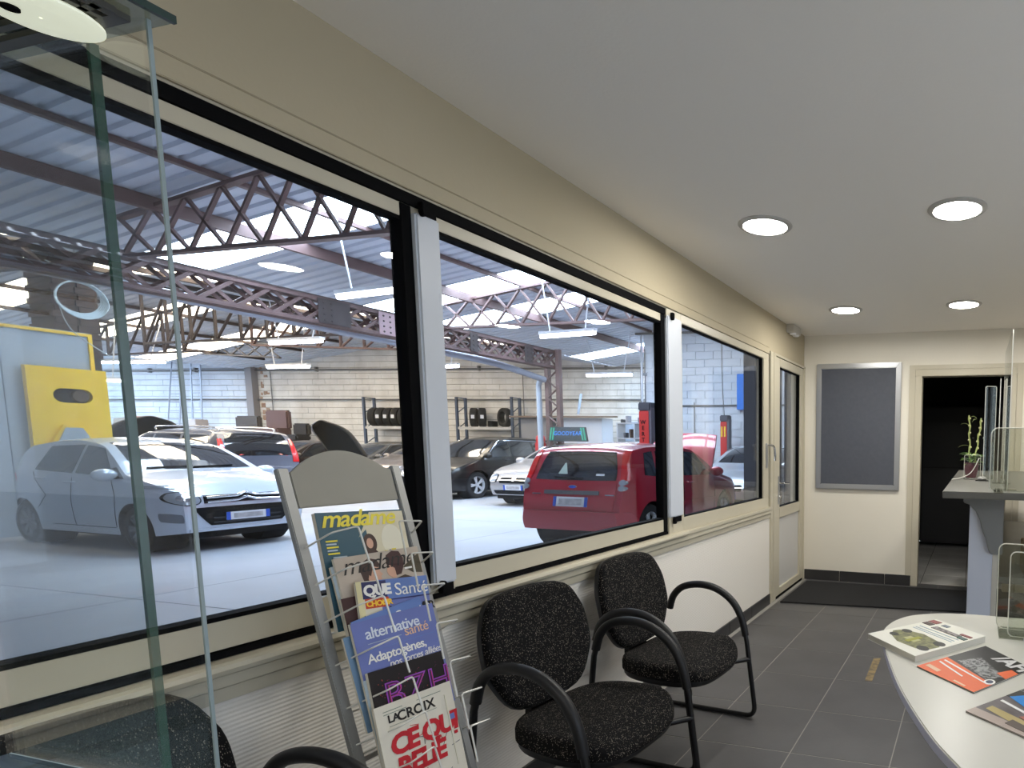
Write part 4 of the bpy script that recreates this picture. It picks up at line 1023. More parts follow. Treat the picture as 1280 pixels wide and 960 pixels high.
run(-24, -17, SC, skyw, 'skylight_sheet', True)
run(-33, -24, [k for k in ALL if k not in (0, 4, 8)], tin, 'roof_sheet', False)
run(-33, -24, (0, 4, 8), skym, 'skylight_sheet', True)
steel = M('red_oxide_steel', (112, 88, 86), 0.6, noise=(3, 0.3, 0.7), rgb2=(92, 72, 70))
steel_d = M('dark_rusted_steel', (70, 60, 60), 0.65, noise=(3, 0.3, 0.7))
steel_b = M('black_steel', (46, 46, 54), 0.6)
for x, dp in ((-7.8, 0.16), (-6.68, 0.06), (-5.3, 0.04), (-3.9, 0.04), (-2.5, 0.04), (-1.1, 0.04)):
    z = zroof(x)
    p_ = MB().box(x - 0.035, x + 0.035, -9, 17.5, z - dp, z - 0.005).build('purlin', steel, roof)
for x in (-11.3, -13.2, -15.1, -18.5, -20.2, -22):
    z = zroof(x)
    MB().box(x - 0.04, x + 0.04, -9, 15.6, z - 0.08, z - 0.005).build('purlin', steel_d, roof)

def truss(label, y, xa, xb, zba, zbb, zta, ztb, n, style, mat, group='roof trusses', th=0.06):
    t = thing('roof_truss', label, 'truss', (0, 0, 0), 0, group)
    def B(s): return Vector((xa + (xb - xa) * s, y, zba + (zbb - zba) * s))
    def Tt(s): return Vector((xa + (xb - xa) * s, y, zta + (ztb - zta) * s))
    MB().bar(B(0), B(1), 0.08, 0.042).build('bottom_chord', mat, t); MB().bar(Tt(0), Tt(1), 0.08, 0.042).build('top_chord', mat, t)
    for k in range(n):
        a, b = k / n, (k + 1) / n
        if style == 'X':
            MB().bar(B(a), Tt(b), 0.032, th * 0.7, up=(0, 1, 0)).build('web', mat, t); MB().bar(Tt(a), B(b), 0.032, th * 0.7, up=(0, 1, 0)).build('web', mat, t)
        elif style == 'V':
            MB().bar(B(a), Tt((a + b) / 2), 0.05, th, up=(0, 1, 0)).build('web', mat, t); MB().bar(Tt((a + b) / 2), B(b), 0.05, th, up=(0, 1, 0)).build('web', mat, t)
        else:
            MB().bar(B(a), Tt(a), 0.04, th * 0.8, up=(0, 1, 0)).build('web', mat, t); MB().bar(B(a), Tt(b), 0.03, th * 0.7, up=(0, 1, 0)).build('web', mat, t)
    return t
truss('brown lattice roof truss crossing the big window beside the rack', 5.25, -8.45, -0.3, 3.6, 3.57, 4.06, 5.05, 14, 'X', steel)
truss('brown lattice roof truss seen in the middle window', 9.9, -8.45, -0.3, 3.63, 3.6, 4.08, 5.07, 14, 'X', steel)
truss('slender brown tapering truss hanging before the cream wall', 12.0, -16.9, -10.1, 3.9, 3.55, 4.7, 3.85, 9, 'N', steel, th=0.07)
truss('brown truss in the second bay beyond the girder', 9.9, -17.0, -8.6, 3.6, 3.6, 4.75, 3.9, 11, 'N', steel_d, th=0.06)
truss('dark truss in the second bay above the booth', 5.25, -17.0, -10.0, 3.6, 3.6, 4.75, 3.9, 8, 'V', steel_d)
truss('black tapering truss beside the white corner wall', 14.2, -25.5, -19.2, 4.35, 3.95, 4.75, 4.35, 9, 'X', steel_b, th=0.05)
truss('dark truss in the third bay near the far wall', 11.0, -24.0, -17.0, 3.6, 3.6, 3.95, 4.75, 10, 'N', steel_d)

gd = thing('lattice_girder', 'deep riveted lattice girder with a gutter pipe across the workshop', 'girder', (-8.5, 0, 0))
G0, G1 = 1.0, 13.1
for z in (3.27, 3.63):
    for dx in (-0.07, 0.07): MB().box(dx - 0.05, dx + 0.05, G0, G1, z - 0.03, z + 0.03).build('chord', steel, gd)
MB().box(-0.13, 0.13, G0, G1, 3.66, 3.675).build('light_block_plate', steel_d, gd)  # added plate, blocks skylight leaking through between the chords
n = 27
for k in range(n):
    a = G0 + (G1 - G0) * k / n; b = G0 + (G1 - G0) * (k + 1) / n
    MB().bar((-0.1, a, 3.27), (-0.1, b, 3.63), 0.015, 0.05, up=(0, 1, 0)).build('web', steel, gd); MB().bar((-0.08, a, 3.63), (-0.08, b, 3.27), 0.015, 0.05, up=(0, 1, 0)).build('web', steel, gd)
    MB().bar((0.1, a, 3.27), (0.1, b, 3.63), 0.015, 0.05, up=(0, 1, 0)).build('web', steel, gd); MB().bar((0.08, a, 3.63), (0.08, b, 3.27), 0.015, 0.05, up=(0, 1, 0)).build('web', steel, gd)
for y0, y1, mt2 in ((7.45, 7.95, steel_d), (8.45, 8.75, M('pink_plate', (176, 148, 152), 0.6)), (10.4, 10.6, steel_d), (11.95, 12.2, steel_d)):  # one gusset plate has a pale pink tone
    gp = MB().box(0.12, 0.135, y0, y1, 3.26, 3.64).build('gusset_plate', mt2, gd)
    for ry in range(2):
        for rz in range(4): MB().lathe([(0.018, 0), (0.012, 0.012)], 8, 'x', (0.135, y0 + 0.08 + 0.12 * ry, 3.31 + 0.09 * rz)).build('rivet', steel_d, gp)
MB().tube(arc([(-0.35, 2.0, 3.42), (-0.35, 6.0, 3.32), (-0.35, 9.5, 3.24), (-0.25, 11.2, 3.18), (-0.15, 12.2, 3.05), (-0.1, 12.85, 2.95)], 5), 0.075, 12).build('gutter_pipe', M('zinc_pipe', (160, 164, 176), 0.45, 0.3), gd, smooth=True)
cl = thing('lattice_column', 'lattice steel column with a zinc downpipe behind the parked cars', 'column', (-8.5, 13.05, 0))
for s in (-1, 1): MB().box(s * 0.16 - 0.05, s * 0.16 + 0.05, -0.06, 0.06, 0, 3.7).build('upright', steel, cl)
for k in range(16):
    z = 0.1 + k * 0.22; s = 1 if k % 2 else -1
    MB().bar((-0.14 * s, -0.05, z), (0.14 * s, -0.05, z + 0.22), 0.02, 0.05, up=(0, 1, 0)).build('lacing', steel, cl)
MB().tube(fillet([(-0.22, -0.2, 2.95), (-0.34, -0.12, 2.85), (-0.34, -0.1, 0.0)], 0.1), 0.065, 12).build('downpipe', M('zinc_downpipe', (176, 186, 198), 0.4, 0.3), cl, smooth=True)

# ---------------------------------------------------------------- fluorescent battens
tubem_ = M('fluorescent_tube', (250, 246, 255), 0.5, emit=TUBE)
bat = M('batten_white', (222, 224, 230), 0.5)
def batten(label, a, b, z, ztop):
    a = Vector((a[0], a[1], z)); b = Vector((b[0], b[1], z)); d = (b - a)
    t = thing('fluorescent_light', label, 'tube light', tuple((a + b) / 2), 0, 'hanging workshop tube lights')
    c = (a + b) / 2; a0 = a - c; b0 = b - c
    MB().bar(a0 + Vector((0, 0, 0.07)), b0 + Vector((0, 0, 0.07)), 0.1, 0.05).build('housing', bat, t)
    MB().tube([a0 * 0.98 + Vector((0, 0, 0.015)), b0 * 0.98 + Vector((0, 0, 0.015))], 0.032, 10).build('tube', tubem_, t, smooth=True)
    for e in (-0.32, 0.32):
        MB().tube([d * e + Vector((0, 0, 0.095)), d * (e * 1.5) + Vector((0, 0.02, zroof(c.x + d.x * e * 1.5) + 0.005 - z))], 0.012, 6).build('hanger', bat, t)
batten('glowing tube light hung before the truss of the big window', (-6.65, 6.44), (-5.05, 6.27), 3.3, 4.2)
batten('glowing tube light hung in the middle window', (-5.99, 9.54), (-4.75, 9.39), 3.3, 4.3)
batten('glowing tube light hung under the slender truss', (-11.93, 9.1), (-10.55, 9.09), 3.3, 3.9)
batten('glowing tube light low before the pilaster', (-16.47, 12.02), (-15.1, 12.09), 3.3, 4.4)
batten('glowing tube light at the right of the cream wall', (-8.45, 14.3), (-7.1, 14.35), 3.2, 3.6)
batten('glowing tube light behind the black window stile', (-12.2, 12.6), (-10.9, 12.6), 3.28, 3.9)
batten('glowing tube light left of the ladder', (-22.0, 11.2), (-19.5, 11.6), 3.45, 4.1)
batten('glowing tube light just above the yellow unit', (-19.6, 9.6), (-17.8, 9.9), 2.75, 4.0)
# ================================================================ cars
car_glass = M('car_window_glass', (30, 34, 40), 0.04, spec=0.9, coat=1.0)
lamp_glass = M('headlamp_glass', (176, 184, 194), 0.12, 0.35, coat=1.0)
tail_red = M('tail_lamp_red', (214, 26, 32), 0.15, coat=1.0)
trim_black = M('car_trim_black', (18, 19, 22), 0.6, spec=0.15)
gloss_black = M('car_gloss_black', (12, 12, 15), 0.12, coat=1.0)
tyre_m = M('tyre_rubber', (34, 34, 36), 0.85)
rim_silver = M('wheel_silver', (206, 209, 214), 0.3, 0.2)
rim_dark = M('wheel_grey', (92, 95, 102), 0.4, 0.5)
plate_white = M('plate_white', (226, 228, 232), 0.4)
plate_blur = M('plate_print', (196, 194, 196), 0.4, noise=(14, 0.4, 0.6), rgb2=(170, 168, 172))
plate_blue = M('plate_blue', (40, 84, 190), 0.4)
under = M('car_underbody', (16, 16, 18), 0.9)
def paint(name, rgb, metal=0.25, rough=0.32):
    return M('paint_' + name, rgb, rough, metal, coat=0.45 if max(rgb) < 60 else 0.8)

TYRE = MB().lathe([(0.66, -0.3), (0.9, -0.31), (0.975, -0.26), (1.0, -0.16), (1.0, 0.16), (0.975, 0.26), (0.9, 0.31), (0.66, 0.3)], 28, 'y', caps=False).mesh('tyre', smooth=45)
def rim_mesh(spokes):
    mb = MB().lathe([(0.68, 0.3), (0.66, 0.29), (0.6, 0.12), (0.6, -0.2)], 28, 'y', caps=False)
    for k in range(spokes):
        a = 2 * math.pi * k / spokes
        for da in (-0.13, 0.13):
            p = Vector((0.1 * math.cos(a), 0.2, 0.1 * math.sin(a))); q = Vector((0.63 * math.cos(a + da), 0.23, 0.63 * math.sin(a + da)))
            mb.bar(p, q, 0.1, 0.09, up=(0, 1, 0))
    mb.lathe([(0.15, 0.12), (0.15, 0.25), (0.08, 0.28)], 14, 'y')
    return mb.mesh('rim', smooth=35)
RIM5 = rim_mesh(5); RIM7 = rim_mesh(7)
DISC = MB().lathe([(0.6, 0.02), (0.6, 0.06)], 24, 'y').mesh('brake_disc')

class Car:
    def __init__(s, name, label, paint_m, L, W, H, xf, xr, wr, top, belt, loc, rz, cat='car', rim=RIM5, rim_mat=None, sill=0.2, nose=0.09, tail=0.06, front_w=0.74, rear_w=0.8, tumble=0.30, roofmat=None):
        s.L, s.W, s.H, s.xf, s.xr, s.wr = L, W, H, xf, xr, wr
        s.pm = paint_m
        s.o = thing(name, label, cat, loc, rz, None)
        tx = np.array([p[0] for p in top][::-1]); tz = np.array([p[1] for p in top][::-1])
        bx = np.array([p[0] for p in belt][::-1]); bz = np.array([p[1] for p in belt][::-1])
        gx = np.linspace(-L / 2, L / 2, 500)
        ker = np.hanning(23); ker /= ker.sum()
        def smooth(z):
            zz = np.concatenate([np.full(30, z[0]), z, np.full(30, z[-1])]); return np.convolve(zz, ker, 'same')[30:-30]
        gt = smooth(np.interp(gx, tx, tz)); gb = np.interp(gx, bx, bz)
        Ra = wr * 1.13
        xs = set(np.round(np.linspace(-L / 2, L / 2, int(L / 0.045)), 4))
        for xw in (xf, xr):
            for a in np.linspace(0, math.pi, 22): xs.add(round(float(xw + Ra * math.cos(a)), 4))
            xs.add(round(xw - Ra - 0.002, 4)); xs.add(round(xw + Ra + 0.002, 4))
        for e in (0.004, 0.012, 0.025): xs.add(round(L / 2 - e, 4)); xs.add(round(-L / 2 + e, 4))
        xs = np.array(sorted(x for x in xs if -L / 2 <= x <= L / 2))
        top_ = np.interp(xs, gx, gt); bel = np.minimum(np.interp(xs, gx, gb), top_ - 0.02)
        zb = np.full(len(xs), sill)
        for i, x in enumerate(xs):
            df = L / 2 - x; dr = x + L / 2
            if df < 0.5: zb[i] = sill - 0.0 + 0.05 * (1 - df / 0.5)
            if dr < 0.5: zb[i] = sill + 0.1 * (1 - dr / 0.5)
            for xw in (xf, xr):
                if abs(x - xw) < Ra: zb[i] = max(zb[i], wr + math.sqrt(max(0, Ra * Ra - (x - xw) ** 2)))
        zb = np.minimum(zb, bel - 0.08)
        df = L / 2 - xs; dr = xs + L / 2
        pf = np.ones(len(xs))
        m_ = df < 0.55; pf[m_] *= 1 - (1 - front_w) * (1 - df[m_] / 0.55) ** 2.6
        m_ = dr < 0.5; pf[m_] *= 1 - (1 - rear_w) * (1 - dr[m_] / 0.5) ** 2.8
        w = W / 2 * pf
        NA, NB, NC = 9, 8, 9
        rows = []
        for i, x in enumerate(xs):
            pts = []
            z0, z1, z2 = zb[i], bel[i], top_[i]
            for k in range(NA):
                t = k / (NA - 1); z = z0 + (z1 - z0) * t
                c = (z - 0.58) / 0.45
                y = w[i] * (1 - 0.05 * min(1.0, c * c))
                pts.append((y, z))
            yb = pts[-1][0]
            hgt = max(0.0, z2 - z1)
            crown = min(0.05, hgt * 0.5) if hgt > 0.1 else min(0.035, hgt)
            ze = z2 - crown
            yr = max(0.15, yb - 0.012 - tumble * (ze - z1) - 0.22 * max(0, ze - z1) ** 2)
            for k in range(1, NB):
                t = k / (NB - 1)
                z = z1 + (ze - z1) * t
                y = yb - 0.012 * min(1, t * 3) - tumble * (z - z1) - 0.22 * max(0, z - z1) ** 2
                pts.append((max(y, yr), z))
            for k in range(1, NC):
                t = k / (NC - 1); y = yr * (1 - t)
                pts.append((y, ze + crown * (1 - (1 - t) ** 2.6)))
            rows.append(pts)
        NJ = NA + NB - 1 + NC - 1
        v = []; f = []
        s.nose, s.tail = nose, tail
        def bend(x, z):
            d1 = max(0, 1 - (L / 2 - x) / 0.6); d2 = max(0, 1 - (x + L / 2) / 0.5)
            return x - nose * d1 * d1 * ((z - 0.47) / 0.3) ** 2 + tail * d2 * d2 * ((z - 0.5) / 0.35) ** 2 * (1 if z < 0.9 else 0.0) if True else x
        for i, x in enumerate(xs):
            for y, z in rows[i]: v.append((bend(x, z), y, z))
            for y, z in rows[i][-2::-1]: v.append((bend(x, z), -y, z))
        K = 2 * NJ - 1
        for i in range(len(xs) - 1):
            for j in range(K - 1): f.append((i * K + j, i * K + j + 1, (i + 1) * K + j + 1, (i + 1) * K + j))
        # end caps as strips between the two sides
        for i in (0, len(xs) - 1):
            for j in range(NJ - 1): f.append((i * K + j, i * K + j + 1, i * K + K - 2 - j, i * K + K - 1 - j))
        mb = MB().add(v, f)
        me = mb.mesh('body', smooth=38)
        s.body = link('body', me, paint_m, s.o)
        s.bvh = BVHTree.FromPolygons([Vector(p) for p in v], f)
        MB().box(-L / 2 + 0.12, L / 2 - 0.12, -W / 2 + 0.28, W / 2 - 0.28, sill - 0.04, 0.62).build('underbody', under, s.o)
        MB().box(xr + Ra * 0.98, xf - Ra * 0.98, -W / 2 + 0.1, W / 2 - 0.1, sill - 0.03, 0.45).build('floor_pan', under, s.o)
        rm = rim_mat or rim_silver
        for xw in (xf, xr):
            for sg in (1, -1):
                t = link('wheel', TYRE, tyre_m, s.o); t.location = (xw, sg * (W / 2 - wr * 0.3 - 0.015), wr); t.scale = (wr, wr * 0.82, wr)
                if sg < 0: t.rotation_euler = (0, 0, math.pi)
                link('rim', rim, rm, t); link('brake_disc', DISC, under, t)
                MB().lathe([(0.02, -0.17 * sg), (Ra * 0.98, -0.17 * sg), (Ra * 0.98, 0.12 * sg)], 20, 'y', (xw, sg * (W / 2 - 0.2), wr), caps=False).build('wheel_well', under, s.o)
    def patch(s, name, axis, corners, mat, off=0.006, round_=0.0, nu=9, nv=6, parent=None, skirt=0.03):
        """conforming patch: corners BL, BR, TR, TL in (y,z) for axis 'f'/'r' or (x,z) for 'l'/'rt' or (x,y) for 't'"""
        a, b, c, d = corners
        dr_ = {'f': Vector((-1, 0, 0)), 'r': Vector((1, 0, 0)), 'l': Vector((0, -1, 0)), 'rt': Vector((0, 1, 0)), 't': Vector((0, 0, -1))}[axis]
        v = []; inn = []
        for j in range(nv):
            for i in range(nu):
                u = -1 + 2 * i / (nu - 1); w = -1 + 2 * j / (nv - 1)
                uu = u * math.sqrt(1 - round_ * w * w / 2); ww = w * math.sqrt(1 - round_ * u * u / 2)
                p, q = (uu + 1) / 2, (ww + 1) / 2
                g = [(a[k] * (1 - p) + b[k] * p) * (1 - q) + (d[k] * (1 - p) + c[k] * p) * q for k in (0, 1)]
                if axis in 'fr' and axis != 'rt': P = Vector((0, g[0], g[1]))
                elif axis == 't': P = Vector((g[0], g[1], 0))
                else: P = Vector((g[0], 0, g[1]))
                org = P - dr_ * 6
                hit = s.bvh.ray_cast(org, dr_)
                if hit[0] is None:
                    hit = s.bvh.find_nearest(P - dr_ * (s.L / 2 if axis in 'fr' else s.W / 2 if axis != 't' else s.H))
                n = hit[1]
                if n.dot(dr_) > 0: n = -n
                n = (n - dr_ * 0.6).normalized()
                v.append(hit[0] + n * off); inn.append(hit[0] - n * skirt)
        f = []
        for j in range(nv - 1):
            for i in range(nu - 1): f.append((j * nu + i, j * nu + i + 1, (j + 1) * nu + i + 1, (j + 1) * nu + i))
        ring = [i for i in range(nu)] + [j * nu + nu - 1 for j in range(1, nv)] + [(nv - 1) * nu + i for i in range(nu - 2, -1, -1)] + [j * nu for j in range(nv - 2, 0, -1)]
        k0 = len(v); v2 = v + [inn[i] for i in ring]
        for k in range(len(ring)):
            k2 = (k + 1) % len(ring); f.append((ring[k], ring[k2], k0 + k2, k0 + k))
        return MB().add(v2, f).build(name, mat, parent or s.o, smooth=35)
    def both(s, name, corners, mat, **kw):
        for ax in ('l', 'rt'): s.patch(name, ax, corners, mat, **kw)
    def pair(s, name, axis, corners, mat, **kw):
        out = []
        for sg in (1, -1): out.append(s.patch(name, axis, [(sg * y, z) for y, z in corners], mat, **kw))
        return out
    def plate(s, axis, z, y=0.0, w=0.5, h=0.11, blue_both=True):
        p = s.patch('number_plate', axis, [(y - w / 2, z - h / 2), (y + w / 2, z - h / 2), (y + w / 2, z + h / 2), (y - w / 2, z + h / 2)], plate_white, off=0.018, nu=3, nv=2)
        sg = -1 if axis == 'f' else 1
        for e in ((-1, 1) if blue_both else (1 if axis == 'r' else -1,)):
            a = y + e * w / 2; b = y + e * (w / 2 - 0.045)
            s.patch('plate_band', axis, [(min(a, b), z - h / 2), (max(a, b), z - h / 2), (max(a, b), z + h / 2), (min(a, b), z + h / 2)], plate_blue, off=0.02, nu=2, nv=2, parent=p, skirt=0.0)
        s.patch('plate_print', axis, [(y - w * 0.33, z - h * 0.3), (y + w * 0.33, z - h * 0.3), (y + w * 0.33, z + h * 0.3), (y - w * 0.33, z + h * 0.3)], plate_blur, off=0.0205, nu=2, nv=2, parent=p, skirt=0.0)
        return p
    def mirror(s, x, z, mat, both=True):
        for sg in ((1, -1) if both else (1,)):
            m = MB().ball((x, sg * (s.W / 2 + 0.06), z), 0.092, 14, 10, (0.8, 1.3, 0.85)).build('wing_mirror', mat, s.o, smooth=True)
            MB().bar((x + 0.02, sg * (s.W / 2 - 0.06), z - 0.04), (x + 0.02, sg * (s.W / 2 + 0.05), z - 0.02), 0.05, 0.04).build('mirror_arm', trim_black, m)
    def handle(s, x, z, mat):
        for sg in (1, -1):
            h = s.bvh.ray_cast(Vector((x, sg * 3, z)), Vector((0, -sg, 0)))
            y = abs(h[0].y) if h[0] else s.W / 2
            MB().tube(fillet([(x - 0.09, sg * (y - 0.005), z), (x - 0.085, sg * (y + 0.026), z), (x + 0.085, sg * (y + 0.026), z), (x + 0.09, sg * (y - 0.005), z)], 0.02, 3), 0.013, 8).build('door_handle', mat, s.o, smooth=True)
    def seam(s, pts):
        """dark door gap on both sides through (x, z) points"""
        for sg, dr_ in ((1, Vector((0, -1, 0))), (-1, Vector((0, 1, 0)))):
            out = []
            P = [Vector((p[0], 0, p[1])) for p in pts]
            for i in range(len(P) - 1):
                for k in range(8):
                    q = P[i].lerp(P[i + 1], k / 8); h = s.bvh.ray_cast(Vector((q.x, sg * 3, q.z)), dr_)
                    if h[0]: out.append(h[0])
            if len(out) > 2: MB().tube(out, 0.005, 5).build('door_gap', trim_black, s.o)

def glasshouse(c, cowl, ws_top, rear_top, rear_bot, belt_f, belt_r, pillars, ztop, wsw=(0.62, 0.52), rw=None, rear_window=None, side=True):
    """windscreen, rear window and side windows. pillars: list of (x0, x1) bottom spans with top spans"""
    c.patch('windscreen', 'f', [(-wsw[0], cowl[1]), (wsw[0], cowl[1]), (wsw[1], ws_top[1]), (-wsw[1], ws_top[1])], car_glass, off=0.004, nu=15, nv=8, round_=0.06)
    if rear_window: c.patch('rear_window', 'r', rear_window, car_glass, off=0.004, nu=13, nv=7, round_=0.12)
    for q in pillars: c.both('side_window', q, car_glass, off=0.004, nu=9, nv=6, round_=0.04)

# ---- silver-white city car facing the windows
pw = paint('ice_silver', (198, 208, 222), 0.15, 0.3)
c1 = Car('hatchback_car', 'pale silver-white small hatchback parked by the yellow unit', pw, 3.35, 1.57, 1.42, 1.0, -1.26, 0.285,
         [(1.675, 0.68), (1.62, 0.78), (1.5, 0.85), (1.3, 0.905), (1.0, 0.965), (0.82, 1.0), (0.5, 1.19), (0.2, 1.34), (0.0, 1.385), (-0.35, 1.42), (-0.8, 1.405), (-1.25, 1.34), (-1.45, 1.2), (-1.6, 0.95), (-1.65, 0.8), (-1.675, 0.5)],
         [(1.675, 0.68), (0.9, 0.86), (-0.4, 0.92), (-1.3, 1.0), (-1.675, 0.95)], (-9.2, 5.80, 0), -0.03, rim=RIM7, rim_mat=rim_dark, nose=0.05, front_w=0.82)
glasshouse(c1, (0.8, 1.01), (0.15, 1.345), None, None, 0.9, 1.0, [[(-0.14, 0.95), (0.62, 0.92), (0.22, 1.27), (-0.14, 1.31)], [(-0.98, 0.98), (-0.2, 0.95), (-0.2, 1.315), (-0.85, 1.29)]], 1.4,
           wsw=(0.62, 0.5), rear_window=[(-0.5, 1.0), (0.5, 1.0), (0.45, 1.27), (-0.45, 1.27)])
c1.both('quarter_panel_trim', [(0.56, 0.9), (0.82, 0.9), (0.6, 1.04), (0.5, 1.02)], gloss_black, off=0.006)
low = c1.patch('lower_grille', 'f', [(-0.40, 0.32), (0.40, 0.32), (0.57, 0.555), (-0.57, 0.555)], trim_black, off=0.008, nu=15, round_=0.12)
for z in (0.35, 0.405): c1.patch('grille_bar', 'f', [(-0.36, z), (0.36, z), (0.37, z + 0.018), (-0.37, z + 0.018)], M('grille_bar_grey', (58, 60, 66), 0.5, spec=0.2), off=0.016, parent=low)
c1.plate('f', 0.425, 0.0, 0.48, 0.1)
c1.pair('headlamp', 'f', [(0.46, 0.585), (0.72, 0.6), (0.74, 0.755), (0.5, 0.735)], lamp_glass, off=0.014, round_=0.95)
for sg in (1, -1): c1.patch('headlamp_bezel', 'f', [(sg * 0.445, 0.575), (sg * 0.735, 0.59), (sg * 0.755, 0.765), (sg * 0.485, 0.745)], trim_black, off=0.007, round_=0.95)
for sg in (1, -1): c1.patch('headlamp_lens', 'f', [(sg * 0.56, 0.63), (sg * 0.67, 0.635), (sg * 0.68, 0.71), (sg * 0.56, 0.71)], chrome, off=0.018, round_=1)
c1.pair('daytime_lamp', 'f', [(0.62, 0.79), (0.77, 0.79), (0.77, 0.825), (0.64, 0.83)], lamp_glass, off=0.008)
# double chevron badge across the nose
for dz in (0.0, -0.055):
    pts = [(-0.42, 0.675 + dz), (-0.1, 0.685 + dz), (0.0, 0.72 + dz), (0.1, 0.685 + dz), (0.42, 0.675 + dz)]
    out = []
    for i in range(4):
        for k in range(6):
            t = k / 6; y = pts[i][0] * (1 - t) + pts[i + 1][0] * t; z = pts[i][1] * (1 - t) + pts[i + 1][1] * t
            h = c1.bvh.ray_cast(Vector((4, y, z)), Vector((-1, 0, 0))); out.append(h[0] + Vector((0.022, 0, 0)))
    MB().tube(out, 0.017, 8).build('chevron_bar', chrome, c1.o, smooth=True)
c1.patch('badge_recess', 'f', [(-0.44, 0.6), (0.44, 0.6), (0.44, 0.70), (-0.44, 0.70)], gloss_black, off=0.004, nu=13)
c1.pair('fog_recess', 'f', [(0.64, 0.37), (0.75, 0.39), (0.76, 0.5), (0.65, 0.48)], M('recess_grey', (120, 126, 138), 0.5), off=0.004, round_=0.3)
c1.patch('bumper_lip', 'f', [(-0.6, 0.255), (0.6, 0.255), (0.6, 0.29), (-0.6, 0.29)], pw, off=0.02, nu=13)
c1.mirror(0.66, 0.95, pw)
for x in (-0.2, -0.82): c1.handle(x, 0.84 if x > -0.5 else 0.88, pw)
c1.seam([(0.64, 0.3), (0.68, 0.7), (0.6, 0.92)]); c1.seam([(-0.17, 0.28), (-0.2, 0.6), (-0.17, 0.94)]); c1.seam([(-0.9, 0.5), (-0.72, 0.66), (-0.95, 0.86), (-1.0, 0.97)]); c1.seam([(0.62, 0.29), (-0.85, 0.29)])
c1.pair('tail_lamp', 'r', [(0.5, 0.75), (0.66, 0.75), (0.66, 0.93), (0.52, 0.93)], tail_red, off=0.01)
c1.both('tail_lamp', [(-1.62, 0.8), (-1.5, 0.82), (-1.5, 0.93), (-1.6, 0.94)], tail_red, off=0.008)
for y in (-0.1, 0.35):
    b_ = [c1.bvh.ray_cast(Vector((4, y + 0.45 * t - 0.4, 1.025 + 0.012 * t)), Vector((-1, 0, 0)))[0] + Vector((0.01, 0, 0.01)) for t in [k / 6 for k in range(7)]]
    MB().tube(b_, 0.009, 6).build('wiper', trim_black, c1.o)

# ---- red hatchback seen from behind, bonnet up
pr_ = paint('cherry_red', (178, 34, 54), 0.15, 0.28)
c2 = Car('hatchback_car', 'cherry red hatchback seen from behind with its bonnet raised', pr_, 3.8, 1.64, 1.42, 1.1, -1.3, 0.30,
         [(1.9, 0.58), (1.84, 0.7), (1.7, 0.78), (1.4, 0.88), (1.0, 0.96), (0.82, 1.0), (0.5, 1.19), (0.15, 1.36), (-0.2, 1.4), (-0.7, 1.42), (-1.2, 1.4), (-1.55, 1.36), (-1.64, 1.3), (-1.74, 1.07), (-1.8, 0.92), (-1.88, 0.84), (-1.9, 0.5)],
         [(1.9, 0.62), (0.9, 0.86), (-0.4, 0.9), (-1.4, 0.95), (-1.9, 0.95)], (-3.245, 8.48, 0), math.pi / 2, rim=RIM5, tail=0.02, rear_w=0.86, tumble=0.2)
glasshouse(c2, (0.8, 1.01), (0.15, 1.35), None, None, 0.9, 1.0, [[(-0.35, 0.94), (0.6, 0.92), (0.2, 1.27), (-0.35, 1.31)], [(-1.05, 0.96), (-0.42, 0.94), (-0.42, 1.315), (-1.0, 1.3)], [(-1.42, 0.99), (-1.12, 0.96), (-1.08, 1.3), (-1.3, 1.28)]], 1.4,
           wsw=(0.64, 0.52), rear_window=[(-0.62, 0.925), (0.6, 0.925), (0.5, 1.29), (-0.52, 1.29)])
c2.patch('tailgate_strip', 'r', [(-0.4, 0.745), (0.4, 0.745), (0.4, 0.795), (-0.4, 0.795)], M('strip_grey', (78, 80, 86), 0.5), off=0.022, nu=9)
c2.plate('r', 0.655, 0.0, 0.5, 0.12)
c2.patch('badge', 'r', [(-0.065, 0.815), (0.065, 0.815), (0.065, 0.865), (-0.065, 0.865)], chrome, off=0.012, round_=1)
c2.patch('badge_field', 'r', [(-0.052, 0.823), (0.052, 0.823), (0.052, 0.857), (-0.052, 0.857)], plate_blue, off=0.014, round_=1)
c2.pair('tail_lamp', 'r', [(0.66, 0.93), (0.76, 0.93), (0.68, 1.3), (0.6, 1.3)], tail_red, off=0.012, nv=9)
c2.pair('indicator_lamp', 'r', [(0.655, 0.8), (0.75, 0.8), (0.75, 0.87), (0.655, 0.87)], lamp_glass, off=0.016, round_=1)
c2.pair('reversing_lamp', 'r', [(0.655, 0.87), (0.75, 0.87), (0.75, 0.94), (0.655, 0.94)], lamp_glass, off=0.017, round_=1)
bmp = c2.patch('rear_bumper', 'r', [(-0.8, 0.3), (0.8, 0.3), (0.8, 0.54), (-0.8, 0.54)], pr_, off=0.045, nu=15, nv=6, round_=0.15, skirt=0.06)
c2.patch('tailgate', 'r', [(-0.62, 0.56), (0.62, 0.56), (0.63, 0.905), (-0.63, 0.905)], pr_, off=0.012, nu=13, nv=6, round_=0.06)
for y in (-0.62, 0.45): c2.patch('model_lettering', 'r', [(y, 0.74), (y + 0.13, 0.74), (y + 0.13, 0.755), (y, 0.755)], chrome, off=0.018, nu=3, nv=2)
c2.patch('rear_wiper', 'r', [(-0.12, 0.94), (0.3, 0.955), (0.3, 0.967), (-0.12, 0.957)], trim_black, off=0.02, nu=5, nv=2)
c2.patch('window_sticker', 'r', [(-0.42, 0.985), (-0.3, 0.985), (-0.3, 1.01), (-0.42, 1.01)], plate_white, off=0.007, nu=2, nv=2, skirt=0)
